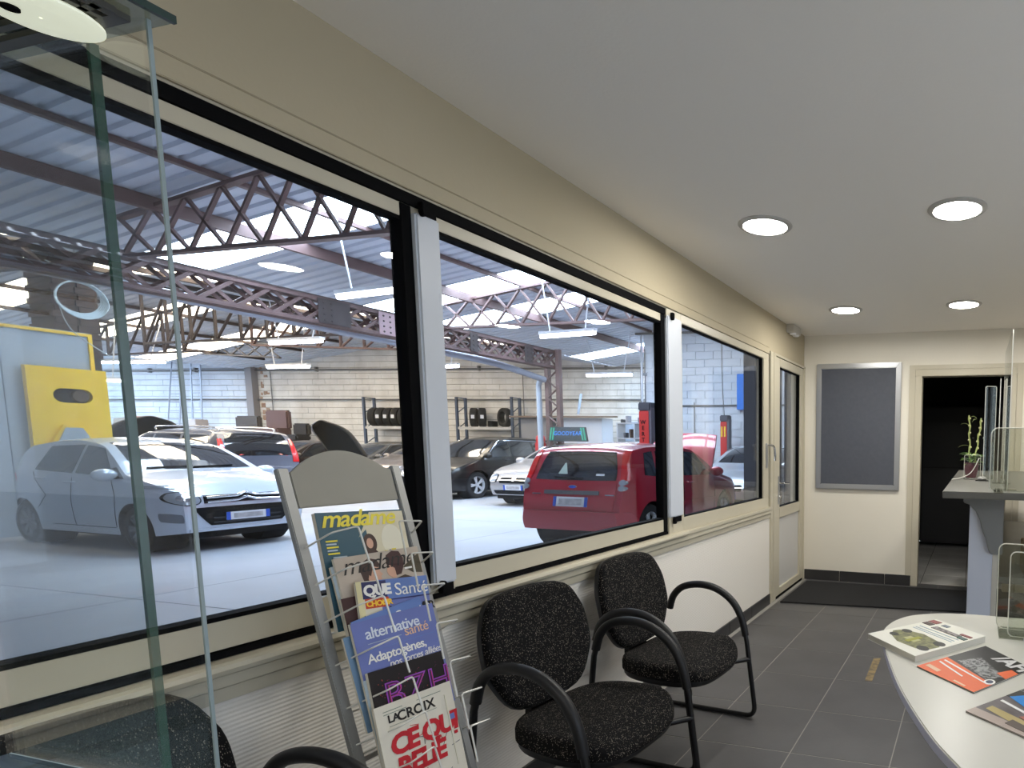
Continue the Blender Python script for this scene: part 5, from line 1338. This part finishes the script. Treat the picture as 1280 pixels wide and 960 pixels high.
c2.patch('hazard_sticker', 'r', [(0.12, 1.0), (0.26, 1.0), (0.19, 1.14), (0.17, 1.14)], M('sticker_green_white', (196, 216, 206), 0.4), off=0.007, nu=3, nv=3, skirt=0)
c2.both('side_moulding', [(-1.0, 0.52), (0.7, 0.5), (0.7, 0.56), (-1.0, 0.58)], pr_, off=0.014)
c2.seam([(-0.38, 0.3), (-0.4, 0.92)]); c2.seam([(0.66, 0.3), (0.7, 0.85)]); c2.handle(-0.2, 0.84, pr_); c2.handle(-0.95, 0.87, pr_)
c2.mirror(0.62, 0.97, pr_)
hv = []; hf = []
for i in range(9):
    for j in range(9):
        t = i / 8; u = -1 + 2 * j / 8
        wd = 0.66 - 0.12 * t * t
        hv.append((0.86 + 0.5 * t - 0.05 * math.sin(math.pi * t) + 0.02 * u * u, wd * u, 1.0 + 0.6 * t - 0.03 * u * u))
for i in range(8):
    for j in range(8): hf.append((i * 9 + j, i * 9 + j + 1, (i + 1) * 9 + j + 1, (i + 1) * 9 + j))
k0 = len(hv); hv += [(x + 0.035, y, z - 0.01) for x, y, z in hv]; hf += [tuple(k0 + q for q in f_[::-1]) for f_ in hf]
for i in range(8): hf += [(i * 9, (i + 1) * 9, k0 + (i + 1) * 9, k0 + i * 9), (i * 9 + 8, k0 + i * 9 + 8, k0 + (i + 1) * 9 + 8, (i + 1) * 9 + 8), (72 + i, 73 + i, k0 + 73 + i, k0 + 72 + i)]
MB().add(hv, hf).build('bonnet', pr_, c2.o, smooth=40)
MB().tube([(1.5, 0.55, 0.9), (1.12, 0.5, 1.55)], 0.008, 6).build('bonnet_stay', trim_black, c2.o)
c2.patch('engine_bay', 't', [(0.9, -0.6), (1.7, -0.5), (1.7, 0.5), (0.9, 0.6)], under, off=0.004)

# ---- templates for the other parked cars
def std_top(L, H, kind):
    T_ = {'hatch': [(0, .38), (.015, .48), (.05, .55), (.14, .63), (.25, .69), (.29, .715), (.39, .86), (.47, .955), (.56, .995), (.68, 1.0), (.82, .97), (.9, .93), (.94, .84), (.975, .66), (.99, .55), (1, .35)],
          'mpv': [(0, .36), (.015, .46), (.05, .52), (.13, .585), (.2, .63), (.23, .65), (.34, .84), (.42, .955), (.52, .995), (.7, 1.0), (.88, .985), (.935, .95), (.955, .86), (.98, .62), (.99, .5), (1, .32)],
          'sedan': [(0, .4), (.012, .5), (.05, .57), (.18, .66), (.27, .70), (.31, .725), (.41, .88), (.48, .965), (.56, 1.0), (.66, .99), (.76, .92), (.85, .78), (.9, .735), (.97, .72), (.99, .6), (1, .36)]}[kind]
    return [(L / 2 - x * L, z * H) for x, z in T_]
def generic(name, label, pm, L, W, H, kind, loc, rz, wr=0.30, face='front', lamp='wide', rim_mat=None, rim=RIM5, grille=True, hood_open=False, badge=False, roof_rails=False):
    top = std_top(L, H, kind)
    cowl_i = {'hatch': .29, 'mpv': .23, 'sedan': .31}[kind]; wst = {'hatch': .47, 'mpv': .42, 'sedan': .48}[kind]
    cz = {'hatch': .715, 'mpv': .65, 'sedan': .725}[kind] * H
    belt = [(L / 2, 0.42 * H), (L / 2 - cowl_i * L, 0.62 * H), (-L * 0.2, 0.655 * H), (-L / 2, 0.68 * H)]
    xf, xr = L / 2 - 0.2 * L, -L / 2 + 0.185 * L
    c = Car(name, label, pm, L, W, H, xf, xr, wr, top, belt, loc, rz, rim=rim, rim_mat=rim_mat, rear_w=0.82, tumble=0.24)
    xa = L / 2 - cowl_i * L; xb = L / 2 - wst * L
    bz = 0.66 * H; tz = 0.905 * H
    mid = xb - 0.3 * (L / 4)
    rear_x = {'hatch': -L * 0.36, 'mpv': -L * 0.42, 'sedan': -L * 0.3}[kind]
    qs = [[(mid + 0.03, bz + 0.01), (xa - 0.22, bz - 0.01), (xb - 0.02, tz), (mid + 0.03, tz + 0.02)], [(mid - 0.85, bz + 0.02), (mid - 0.03, bz + 0.01), (mid - 0.03, tz + 0.02), (mid - 0.8, tz + 0.015)]]
    if kind != 'sedan': qs.append([(rear_x, bz + 0.05), (mid - 0.92, bz + 0.025), (mid - 0.88, tz + 0.01), (rear_x + 0.12, tz - 0.01)])
    w0 = W / 2
    rwn = {'hatch': [(-0.72 * w0, .69 * H), (0.72 * w0, .69 * H), (0.62 * w0, .915 * H), (-0.62 * w0, .915 * H)], 'mpv': [(-0.76 * w0, .64 * H), (0.76 * w0, .64 * H), (0.64 * w0, .93 * H), (-0.64 * w0, .93 * H)],
           'sedan': [(-0.7 * w0, .78 * H), (0.7 * w0, .78 * H), (0.6 * w0, .92 * H), (-0.6 * w0, .92 * H)]}[kind]
    glasshouse(c, (xa, cz + 0.01), (xb, .945 * H), None, None, 0, 0, qs, H, wsw=(0.8 * w0, 0.64 * w0), rear_window=rwn)
    hz = {'hatch': 0.44, 'mpv': 0.40, 'sedan': 0.45}[kind] * H
    for k_ in ((0.47, 0.86, 0.89, 0.57),) if lamp == 'wide' else ((0.52, 0.87, 0.87, 0.57),):
        c.pair('headlamp_bezel', 'f', [(k_[0] * w0, hz - 0.105), (k_[1] * w0, hz - 0.075), (k_[2] * w0, hz + 0.115), (k_[3] * w0, hz + 0.075)], trim_black, off=0.006, round_=0.4)
    if lamp == 'wide': c.pair('headlamp', 'f', [(0.5 * w0, hz - 0.08), (0.83 * w0, hz - 0.04), (0.86 * w0, hz + 0.09), (0.6 * w0, hz + 0.035)], lamp_glass, off=0.012, round_=0.25)
    else: c.pair('headlamp', 'f', [(0.55 * w0, hz - 0.1), (0.84 * w0, hz - 0.08), (0.84 * w0, hz + 0.09), (0.6 * w0, hz + 0.08)], lamp_glass, off=0.012, round_=0.7)
    if grille:
        g = c.patch('grille', 'f', [(-0.46 * w0, hz - 0.115), (0.46 * w0, hz - 0.115), (0.44 * w0, hz + 0.01), (-0.44 * w0, hz + 0.01)], trim_black, off=0.006, nu=11, round_=0.15)
        c.patch('grille_bar', 'f', [(-0.46 * w0, hz - 0.055), (0.46 * w0, hz - 0.055), (0.46 * w0, hz - 0.04), (-0.46 * w0, hz - 0.04)], chrome, off=0.012, parent=g)
    c.patch('badge', 'f', [(-0.05, hz - 0.07), (0.05, hz - 0.07), (0.05, hz + 0.05), (-0.05, hz + 0.05)], chrome, off=0.016, round_=1)
    lg = c.patch('lower_grille', 'f', [(-0.6 * w0, 0.27), (0.6 * w0, 0.27), (0.66 * w0, 0.36), (-0.66 * w0, 0.36)], trim_black, off=0.008, nu=11, round_=0.15)
    c.pair('fog_lamp', 'f', [(0.72 * w0, 0.36), (0.84 * w0, 0.36), (0.84 * w0, 0.44), (0.72 * w0, 0.44)], lamp_glass, off=0.01, round_=1)
    c.plate('f', 0.42); c.plate('r', 0.66 if kind != 'sedan' else 0.6)
    lt = [(0.72 * w0, .55 * H), (0.92 * w0, .55 * H), (0.8 * w0, .86 * H), (0.73 * w0, .86 * H)] if kind == 'mpv' else [(0.66 * w0, .5 * H), (0.9 * w0, .5 * H), (0.86 * w0, .66 * H), (0.72 * w0, .66 * H)]
    c.pair('tail_lamp', 'r', lt, tail_red, off=0.012, round_=0.1)
    c.both('tail_lamp', [(-L / 2 + 0.06, .5 * H), (-L / 2 + 0.3, .52 * H), (-L / 2 + 0.2, .62 * H), (-L / 2 + 0.1, .78 * H)], tail_red, off=0.01)
    c.mirror(xa - 0.14, 0.69 * H, pm)
    c.handle(mid + 0.18, 0.6 * H, pm); c.handle(mid - 0.75, 0.61 * H, pm)
    c.seam([(mid, 0.25), (mid, bz)]); c.seam([(xa - 0.1, 0.25), (xa - 0.12, 0.55 * H)]); c.seam([(mid - 0.9, 0.5 * H), (mid - 0.88, bz)])
    for sg, dr_ in ((1, Vector((0, -1, 0))), (-1, Vector((0, 1, 0)))):
        tr = []
        for q in arc([(xa - 0.2, 0, bz - 0.01), (xb + 0.05, 0, tz + 0.005), (mid, 0, tz + 0.045), (mid - 0.85, 0, tz + 0.035), (rear_x + 0.15, 0, tz)], 6):
            h = c.bvh.ray_cast(Vector((q.x, sg * 3, q.z)), dr_)
            if h[0]: tr.append(h[0])
        MB().tube(tr, 0.011, 5).build('window_trim', chrome, c.o, smooth=True)
    if hood_open:
        hv = []; hf = []; n_ = 11
        hl = (L / 2 - xa) * 0.98
        for i in range(n_):
            for j in range(n_):
                t = i / (n_ - 1); u = -1 + 2 * j / (n_ - 1)
                wd = 0.82 * w0 * (math.sqrt(max(0, 1 - max(0, (t - 0.55) / 0.47) ** 2)) if t > 0.55 else 1.0)
                hv.append((xa + hl * t * 0.62, wd * u, cz + hl * t * 0.85 + 0.08 * math.sin(math.pi * t) - 0.05 * u * u))
        for i in range(n_ - 1):
            for j in range(n_ - 1): hf.append((i * n_ + j, i * n_ + j + 1, (i + 1) * n_ + j + 1, (i + 1) * n_ + j))
        bon = MB().add(hv, hf).build('bonnet', pm, c.o, smooth=50)
        so = bon.modifiers.new('thickness', 'SOLIDIFY'); so.thickness = 0.03
        ins = [(x + 0.045 * 0.85, y * 0.86, z - 0.045 * 0.62) for x, y, z in hv]
        MB().add(ins, hf).build('bonnet_lining', trim_black, bon, smooth=50)
        c.patch('engine_bay', 't', [(xa + 0.05, -0.7 * w0), (L / 2 - 0.12, -0.62 * w0), (L / 2 - 0.12, 0.62 * w0), (xa + 0.05, 0.7 * w0)], under, off=0.004)
    if roof_rails:
        for sg in (1, -1): MB().tube(arc([(xb - 0.1, sg * 0.6 * w0, H - 0.06), (xb - 0.25, sg * 0.62 * w0, H + 0.03), (rear_x + 0.3, sg * 0.62 * w0, H + 0.01), (rear_x + 0.1, sg * 0.6 * w0, H - 0.07)], 5), 0.016, 8).build('roof_rail', chrome, c.o, smooth=True)
    return c
SOUTH = -math.pi / 2
generic('city_car', 'silver hatchback facing the windows beside the red car', paint('silver', (176, 174, 176), 0.5), 3.85, 1.62, 1.42, 'hatch', (-8.07, 13.0, 0), SOUTH, lamp='round')
generic('crossover_car', 'glossy black crossover next to the silver hatchback', paint('black', (14, 15, 19), 0.1), 4.15, 1.74, 1.56, 'mpv', (-11.22, 13.75, 0), SOUTH, wr=0.335)
generic('family_car', 'taupe hatchback just above the arched rack header', paint('taupe', (134, 128, 128), 0.5), 4.1, 1.72, 1.44, 'hatch', (-13.95, 14.6, 0), SOUTH)
generic('saloon_car', 'dark grey car with its bonnet open in the back row', paint('warm_grey', (84, 82, 80), 0.2), 4.1, 1.68, 1.40, 'hatch', (-15.95, 14.5, 0), SOUTH, hood_open=True)
generic('saloon_car', 'dark brown saloon parked left of the open bonnet', paint('dark_brown', (58, 50, 48), 0.3), 4.2, 1.7, 1.42, 'sedan', (-18.4, 14.0, 0), SOUTH)
generic('people_carrier', 'slate grey people carrier seen from behind past the silver-white hatchback', paint('slate', (86, 92, 110), 0.4), 4.2, 1.74, 1.66, 'mpv', (-15.5, 9.8, 0), math.pi, wr=0.31, roof_rails=True)
generic('city_van', 'silver car facing the hinged window under the second lift', paint('light_silver', (196, 200, 206), 0.4), 3.8, 1.6, 1.42, 'hatch', (-2.95, 12.62, 0), SOUTH, wr=0.28)
generic('coupe_car', 'dark car with its bonnet raised behind the silver-white hatchback', paint('gunmetal', (74, 72, 70), 0.3), 4.1, 1.68, 1.40, 'hatch', (-20.0, 10.6, 0), 0.0, hood_open=True)
generic('compact_car', 'graphite car parked behind the red hatchback', paint('graphite', (88, 94, 102), 0.4), 3.8, 1.62, 1.47, 'hatch', (-5.76, 12.3, 0), SOUTH)
# ================================================================ workshop furnishings
bg_ = M('booth_panel', (168, 180, 192), 0.55, noise=(2, 0.3, 0.7), rgb2=(158, 170, 183))
ywl = M('safety_yellow', (250, 208, 54), 0.45, noise=(3, 0.3, 0.7), rgb2=(244, 198, 46))
bt = thing('spray_booth', 'blue-grey panelled booth with yellow trim behind the silver-white hatchback', 'booth', (-11.4, 5.0, 0))
for k in range(5): MB().box(-0.06, 0.0, -3.2 + 0.9 * k, -3.2 + 0.9 * k + 0.89, 0.0, 2.93).build('panel', bg_, bt, bevel=0.004)
MB().box(-2.5, -0.06, 1.22, 1.3, 0, 2.93).build('side_panel', bg_, bt)
MB().box(-2.5, 0.0, -3.2, 1.3, 2.93, 2.98).build('top_panel', bg_, bt)
MB().box(0.0, 0.03, -3.2, 1.31, 2.925, 2.965).box(0.0, 0.03, 1.27, 1.31, 0.0, 2.925).build('edge_trim', ywl, bt)
yu = thing('yellow_unit', 'yellow machine panel with a dark oval slot in front of the booth', 'machine panel', (-11.34, 5.96, 0))
a0, a1, z0_, z1_ = -0.41, 0.41, 0.5, 2.42
h0, h1, k0_, k1_ = -0.17, 0.24, 1.915, 2.125
pl_ = MB().box(0, 0.08, a0, h0, k0_, k1_).box(0, 0.08, h1, a1, k0_, k1_).box(0, 0.08, a0, a1, k1_, z1_).box(0, 0.08, a0, a1, z0_, k0_)
for sgn, e in ((1, h0), (-1, h1)):
    r = (k1_ - k0_) / 2; zc = (k0_ + k1_) / 2
    for up in (1, -1):
        poly = [(e, zc + up * r)] + [(e + sgn * (r - r * math.cos(t)), zc + up * r * math.sin(t)) for t in [math.pi / 2 * k / 8 for k in range(9)]]
        pl_.prism(poly, lambda u, v, t: (t, u, v), 0, 0.08)
pl_.build('plate', ywl, yu)
MB().box(-0.02, 0.0, h0 - 0.05, h1 + 0.05, k0_ - 0.05, k1_ + 0.05).build('slot_back', M('slot_dark', (40, 30, 24), 0.9), yu)
MB().lathe([(0.085, -0.02), (0.085, 0.07)], 20, 'x', (0, 0.12, (k0_ + k1_) / 2)).build('roller', M('roller_brown', (78, 60, 44), 0.6), yu, smooth=50)
MB().prism([(-0.33, 1.2), (-0.12, 1.60), (0.10, 1.60), (0.2, 1.42), (0.2, 1.2)], lambda u, v, t: (t, u, v), 0.08, 0.11).build('raised_border', ywl, yu, bevel=0.01)
MB().prism([(-0.24, 1.2), (-0.1, 1.55), (0.08, 1.55), (0.15, 1.4), (0.15, 1.2)], lambda u, v, t: (t, u, v), 0.11, 0.125).build('inspection_cover', bg_, yu, bevel=0.004)
bp2 = thing('brick_pier', 'dark brick pier rising behind the booth', 'pier', (-12.6, 6.62, 0))
bd = M('dark_brick', (84, 72, 70), 0.9, noise=(6, 0.3, 0.7), rgb2=(66, 57, 56))
for r in range(44):
    for c in range(2):
        MB().box(-0.3, 0.3, -0.27 + 0.27 * c + (0.0 if r % 2 else 0.03), -0.27 + 0.27 * c + 0.25, r * 0.1, r * 0.1 + 0.092).build('brick', bd, bp2) if r > 26 else None
MB().box(-0.28, 0.28, -0.25, 0.23, 0, 4.4).build('core', M('dark_mortar', (70, 64, 62), 0.9), bp2)
co_ = thing('cable_coil', 'coil of pale cable hanging above the booth', 'cable coil', (-10.2, 5.66, 3.3))
cbm = M('pale_cable', (196, 206, 208), 0.5)
for i in range(6):
    r = 0.215 + 0.008 * i; ph = 0.4 * i
    MB().tube([(0.012 * math.sin(3 * t + ph) + 0.01 * i, r * 1.0 * math.cos(t) + 0.008 * math.sin(ph), r * 0.97 * math.sin(t) - 0.006 * i) for t in [2 * math.pi * k / 36 for k in range(36)]], 0.008, 6, closed=True).build('cable_loop', cbm, co_, smooth=True)
MB().tube(arc([(0, -0.02, 0.2), (0, -0.12, 0.35), (0.0, -0.28, 0.42)], 5), 0.006, 6).build('cable_tail', cbm, co_, smooth=True)
MB().tube(arc([(0, -0.2, -0.1), (0, -0.1, -0.45), (0.0, 0.25, -0.75)], 5), 0.006, 6).build('cable_tail', cbm, co_, smooth=True)
MB().tube([(0, 0.0, 0.22), (0, 0, 0.7)], 0.004, 6).build('hook_wire', pipe_m, co_)

# tyre racks on the back wall
rkb = M('rack_blue_grey', (72, 84, 104), 0.5, 0.2); beam_m = M('rack_beam', (190, 188, 184), 0.5)
def urack(label, u0, u1):
    t = thing('tyre_rack', label, 'rack', W0, PHI, 'tyre racks on the back wall')
    for u in (u0, u1):
        for d in (-0.62, -0.2): MB().box(u - 0.035, u + 0.035, d - 0.035, d + 0.035, 0, 2.92).build('upright', rkb, t)
        for k in range(5): MB().bar((u, -0.62, 0.3 + 0.52 * k), (u, -0.2, 0.55 + 0.52 * k), 0.02, 0.03, up=(1, 0, 0)).build('brace', rkb, t)
        MB().bar((u, -0.62, 2.9), (u, -0.2, 2.9), 0.03, 0.03).build('brace', rkb, t)
    for d in (-0.62, -0.2): MB().box(u0, u1, d - 0.025, d + 0.025, 1.84, 1.93).build('beam', beam_m, t); MB().box(u0, u1, d - 0.025, d + 0.025, 0.8, 0.88).build('beam', beam_m, t)
    return t
urack('blue-grey tyre rack left of the white mullion', 0.86, 2.85)
urack('blue-grey tyre rack right of the white mullion', 4.35, 6.35)
ty_me = MB().lathe([(0.2, -0.095), (0.27, -0.11), (0.305, -0.1), (0.318, -0.07), (0.318, 0.07), (0.305, 0.1), (0.27, 0.11), (0.2, 0.095), (0.19, 0.0)], 32, 'x', caps=False)
ty_me.f += [tuple((8 * 32 + k, 8 * 32 + (k + 1) % 32, (k + 1) % 32, k)) for k in range(32)]
ty_mesh = ty_me.mesh('tyre', smooth=45)
words_ = ['first', 'second', 'third', 'fourth', 'fifth', 'sixth', 'seventh']
def tyre(label, u, d, z, rot, sticker=True):
    t = thing('tyre', label, 'tyre', (wpt(u, d, z)), PHI + rot, 'tyres on the racks')
    link('tread', ty_mesh, tyre_m, t)
    if sticker: MB().box(-0.05, 0.05, -0.328, -0.318, -0.05, 0.07).build('paper_label', plate_white, t)
for i in range(6): tyre(words_[i] + ' black tyre from the left on the rack left of the mullion', 1.07 + 0.29 * i, 0.41, 2.25, 0.25, i % 4 != 0)
tyre('black tyre next to the rack upright, right of the mullion', 4.4 + 0.42, 0.41, 2.25, 0.5)
tyre('black tyre leaning second right of the mullion', 5.12, 0.41, 2.25, 0.6)
tyre('single black tyre seen nearly face on at the right end of the rack', 5.95, 0.41, 2.25, 1.15)
bx_ = MB().box(5.44, 5.6, -0.6, -0.3, 1.932, 2.13).build('parts_box', trim_black, None, bevel=0.01); bx_.location = W0; bx_.rotation_euler = (0, 0, PHI)
tag(bx_, 'small dark parts box between the two right tyres on the rack', 'box')

# lean-to store, shelf of parts, sign
sd = thing('store_shed', 'grey store cupboard with a plank roof before the back wall', 'shed', (-12.2, 16.65, 0), 0.1)
MB().box(-0.1, 0.95, -0.4, 0.4, 0, 2.2).build('cupboard', M('grey_cupboard', (136, 138, 142), 0.6), sd, bevel=0.01)
MB().box(1.05, 2.6, -0.3, 0.4, 0, 2.2).build('white_front', M('white_board', (214, 222, 232), 0.6), sd, bevel=0.01)
for k in range(5): MB().box(-0.35 + 0.02 * k, 2.85 - 0.03 * k, -0.6 + 0.22 * k, -0.6 + 0.22 * k + 0.2, 2.2 + 0.012 * k, 2.25 + 0.012 * k).build('plank', M('shed_plank', (128, 112, 98), 0.8), sd)
lp = MB().bar((0, 0, 0), (0.12, 0.0, 0.62), 0.1, 0.02).build('loose_plank', M('pale_blue_board', (176, 192, 212), 0.6)); lp.location = (-10.2, 16.3, 2.3)
tag(lp, 'pale blue plank leaning on the plank roof', 'plank')
gs = thing('tyre_sign', 'dark trapezoid advertising sign reading GOODYEAR fixed to the lattice column', 'sign', (-8.0, 12.86, 0))
MB().prism([(-0.5, 1.80), (0.5, 1.80), (0.56, 1.45), (-0.56, 1.45)], lambda u, v, t: (u, t, v), 0.0, 0.05).build('board', M('sign_slate', (52, 62, 70), 0.4), gs, bevel=0.006)
for s in (-1, 1):
    for q in (0, 0.07): MB().prism([(s * (0.36 + q), 1.785), (s * (0.4 + q), 1.785), (s * (0.45 + q), 1.48), (s * (0.41 + q), 1.48)], lambda u, v, t: (u, t, v), -0.006, 0.0).build('stripe', M('sign_green', (60, 160, 128), 0.4), gs)
text('lettering', 'GOODYEAR', 0.14, frame_mtx((-0.0, -0.008, 1.60), (1, 0, 0), (0, 0, 1)), M('sign_blue', (70, 150, 240), 0.4), gs, shear=0.15, align='CENTER', bold=0.0008, spacing=1.05)
MB().box(-0.5, -0.3, 0.05, 0.135, 1.55, 1.7).build('bracket', steel_d, gs)
shl = thing('parts_shelf', 'cluttered white parts shelf right of the sign', 'shelf', (-7.72, 15.6, 0))
for x in (-0.55, 0.0, 0.6): MB().box(x - 0.02, x + 0.02, -0.2, 0.2, 0, 2.0).build('side', M('shelf_pale', (196, 200, 206), 0.5), shl)
for z in (0.6, 1.1, 1.55, 1.98): MB().box(-0.57, 0.62, -0.2, 0.2, z, z + 0.03).build('board', M('shelf_pale', (196, 200, 206), 0.5), shl)
cl_c = [(44, 48, 60), (70, 74, 88), (150, 150, 156), (90, 70, 60), (60, 60, 66), (120, 126, 140)]
desc = ['dark', 'slate', 'pale grey', 'brown', 'charcoal', 'blue-grey']
for k in range(11):
    x = [-0.47, -0.38, -0.29, -0.2, -0.1, 0.1, 0.2, 0.29, 0.38, 0.46, 0.54][k]; zz = [2.01, 1.58, 2.01, 1.58, 1.13][k % 5]; w_ = 0.055 + 0.015 * (k % 3); h_ = 0.1 + 0.05 * (k % 4)
    o = MB().box(-w_ / 2, w_ / 2, -0.1, 0.08, 0, h_).build('parts_box', M('clutter_%d' % (k % 6), cl_c[k % 6], 0.6), None, bevel=0.008); o.location = (-7.72 + x, 15.6, zz)
    tag(o, '%s parts box on the %s board of the cluttered white shelf' % (desc[k % 6], {2.01: 'top', 1.58: 'second', 1.13: 'third'}[zz]), 'box', 'boxes on the parts shelf')
rm_ = thing('red_jack', 'red workshop jack beside the downpipe', 'jack', (-9.22, 13.4, 0))
MB().box(-0.07, 0.07, -0.15, 0.15, 0, 1.44).build('body', M('workshop_red', (196, 42, 46), 0.4), rm_, bevel=0.03); MB().ball((0, 0, 1.5), 0.12, 14, 8, (1, 1, 1.1)).build('motor_cover', M('workshop_red', (196, 42, 46), 0.4), rm_, smooth=True)

# two-post lifts
def lift(label, x, y, h, w, letters):
    t = thing('car_lift', label, 'car lift', (x, y, 0), 0, 'red lift posts')
    rd = M('lift_red', (206, 58, 52), 0.4)
    MB().box(-w, w, -w, w, 0.05, h - 0.16).build('post', rd, t, bevel=0.015)
    MB().box(w - 0.03, w + 0.035, -w * 0.9, w * 0.9, 0.05, h - 0.1).build('rail', M('lift_grey', (110, 104, 112), 0.5), t)
    MB().box(-w - 0.01, w + 0.03, -w - 0.01, w + 0.01, h - 0.16, h).build('motor_cap', M('lift_cap', (74, 74, 82), 0.5), t, bevel=0.02)
    MB().box(-0.15, 0.3, -0.3, 0.3, 0, 0.05).build('base_plate', steel_d, t)
    for s in (-1, 1): MB().bar((0, -w, 0.2), (s * 0.12, -0.45, 0.2), 0.08, 0.07).build('arm', rd, t)
    if letters:
        for k, ch in enumerate('WERTHER'):
            text('lettering', ch, 0.11, frame_mtx((-0.02, -w - 0.003, h - 0.42 - 0.115 * k), (1, 0, 0), (0, 0, 1)), trim_black, t, align='CENTER', bold=0.003)
    return t
lift('red lift post lettered WERTHER beside the red hatchback roof', -4.58, 10.75, 2.21, 0.115, True)
l2 = lift('narrow red lift post seen through the hinged window', -4.28, 13.9, 2.13, 0.095, False)
for x in (-0.05, 0.03): MB().box(x - 0.02, x + 0.02, -0.1, -0.095, 1.6, 1.85).build('yellow_label', ywl, l2)
MB().tube(arc([(0.0, -0.05, 2.1), (-0.06, -0.03, 3.0), (-0.08, 0.0, 4.4)], 5), 0.012, 6).build('supply_cable', pipe_m, l2, smooth=True)
l3 = thing('car_lift', 'red strip of a lift post seen through the glazed door', 'car lift', (-0.98, 8.55, 0), 0, 'red lift posts')
MB().box(-0.04, 0.06, -0.05, 0.05, 0, 1.9).build('post', M('lift_red', (206, 58, 52), 0.4), l3, bevel=0.01); MB().box(-0.04, 0.06, -0.05, 0.05, 1.9, 2.35).build('motor_cap', M('bright_blue_sign', (52, 130, 226), 0.4), l3, bevel=0.01)

# clutter along the white corner wall
ld = thing('step_ladder', 'tall aluminium ladder leaning on the white corner wall', 'ladder', wpt(-7.3, 0.55, 0), PHI)
al2 = M('ladder_alu', (176, 182, 194), 0.4, 0.3)
for s in (-1, 1): MB().bar((s * 0.28, 0, 0), (s * 0.2 + 0.12, 0.5, 4.9), 0.05, 0.03).build('rail', al2, ld)
for k in range(15):
    t = (k + 1) / 16
    MB().bar((-0.28 + 0.08 * t + 0.12 * t, 0.5 * t, 4.9 * t), (0.28 - 0.08 * t + 0.12 * t, 0.5 * t, 4.9 * t), 0.03, 0.03).build('rung', al2, ld)
ld2 = thing('step_ladder', 'second ladder standing upright right of the leaning one', 'ladder', wpt(-6.35, 0.35, 0), PHI)
for s in (-1, 1): MB().bar((s * 0.2, 0, 0), (s * 0.2, 0.2, 4.4), 0.05, 0.03).build('rail', al2, ld2)
for k in range(13): MB().bar((-0.2, 0.2 * (k + 1) / 14, 0.31 * (k + 1)), (0.2, 0.2 * (k + 1) / 14, 0.31 * (k + 1)), 0.03, 0.03).build('rung', al2, ld2)
wbn = thing('workbench', 'long workbench under the ladders by the white corner wall', 'workbench', wpt(-7.6, 1.3, 0), PHI)
MB().box(-3.2, 3.0, -0.4, 0.4, 1.62, 1.7).build('top', M('bench_grey', (120, 122, 128), 0.6), wbn)
for x in (-3, -1, 1, 2.8): MB().box(x - 0.04, x + 0.04, -0.35, 0.35, 0, 1.62).build('leg', steel_d, wbn)
items = [(-2.9, 0.5, 0.28, (70, 66, 68), 'dark toolbox at the left end of the long workbench'), (-1.75, 0.45, 0.42, (176, 160, 140), 'tan carton on the long workbench'), (-1.0, 0.3, 0.25, (218, 222, 230), 'white carton between the tan ones on the workbench'),
         (-0.3, 0.6, 0.46, (172, 158, 146), 'large tan carton on the long workbench'), (0.35, 0.28, 0.5, (206, 150, 130), 'orange-banded carton left of the ladder'), (1.7, 0.9, 0.2, (52, 52, 58), 'black flat case right of the ladders'), (2.6, 0.5, 0.4, (182, 178, 180), 'pale sloped cover at the right end of the workbench')]
for x, w_, h_, c, lb in items:
    o = MB().prism([(-w_ / 2, 0), (w_ / 2, 0), (w_ / 2 * 0.92, h_), (-w_ / 2 * 0.7, h_ * 0.9)], lambda u, v, t: (u, t, v), -0.2, 0.2).build('carton', M('carton_%d_%d' % (c[0], c[1]), c, 0.8), None, bevel=0.015)
    o.location = wpt(-7.6 + x, 1.3, 1.702); o.rotation_euler = (0, 0, PHI)
    tag(o, lb, 'box')
# old car seats and bins before the cream wall
for u, z, w_, h_, c, lb, nm in ((-3.5, 1.5, 0.95, 0.75, (84, 80, 80), 'dark grey bin just right of the pilaster', 'storage_bin'), (-2.3, 1.5, 0.9, 0.95, (106, 84, 84), 'maroon-topped old seat before the cream wall', 'old_car_seat'), (-1.4, 1.4, 0.6, 0.6, (44, 42, 44), 'black plastic armchair before the cream wall', 'plastic_chair')):
    t = thing(nm, lb, 'seat' if 'seat' in nm or 'chair' in nm else 'bin', wpt(u, 1.0, 0), PHI)
    m_ = M('clutter_%s' % nm, c, 0.7)
    MB().box(-w_ / 2, w_ / 2, -0.35, 0.35, 0, z).build('stand', steel_d, t)
    MB().box(-w_ / 2, w_ / 2, -0.3, 0.25, z, z + h_ * 0.35).build('seat' if nm != 'storage_bin' else 'body', m_, t, bevel=0.05)
    MB().box(-w_ / 2, w_ / 2, 0.1, 0.28, z + h_ * 0.3, z + h_).build('backrest' if nm != 'storage_bin' else 'lid', m_, t, bevel=0.05)

# ---------------------------------------------------------------- lettering becomes plain mesh
bpy.context.view_layer.update()
dg_ = bpy.context.evaluated_depsgraph_get()
for o in [q for q in scene.objects if q.type == 'FONT']:
    me = bpy.data.meshes.new_from_object(o.evaluated_get(dg_))
    if not me.materials: me.materials.append(o.data.materials[0])
    nm = o.name.split('.')[0]; par = o.parent; ml = o.matrix_local.copy()
    bpy.data.objects.remove(o)
    n_ = bpy.data.objects.new(nm, me); COL.objects.link(n_); n_.parent = par; n_.matrix_local = ml
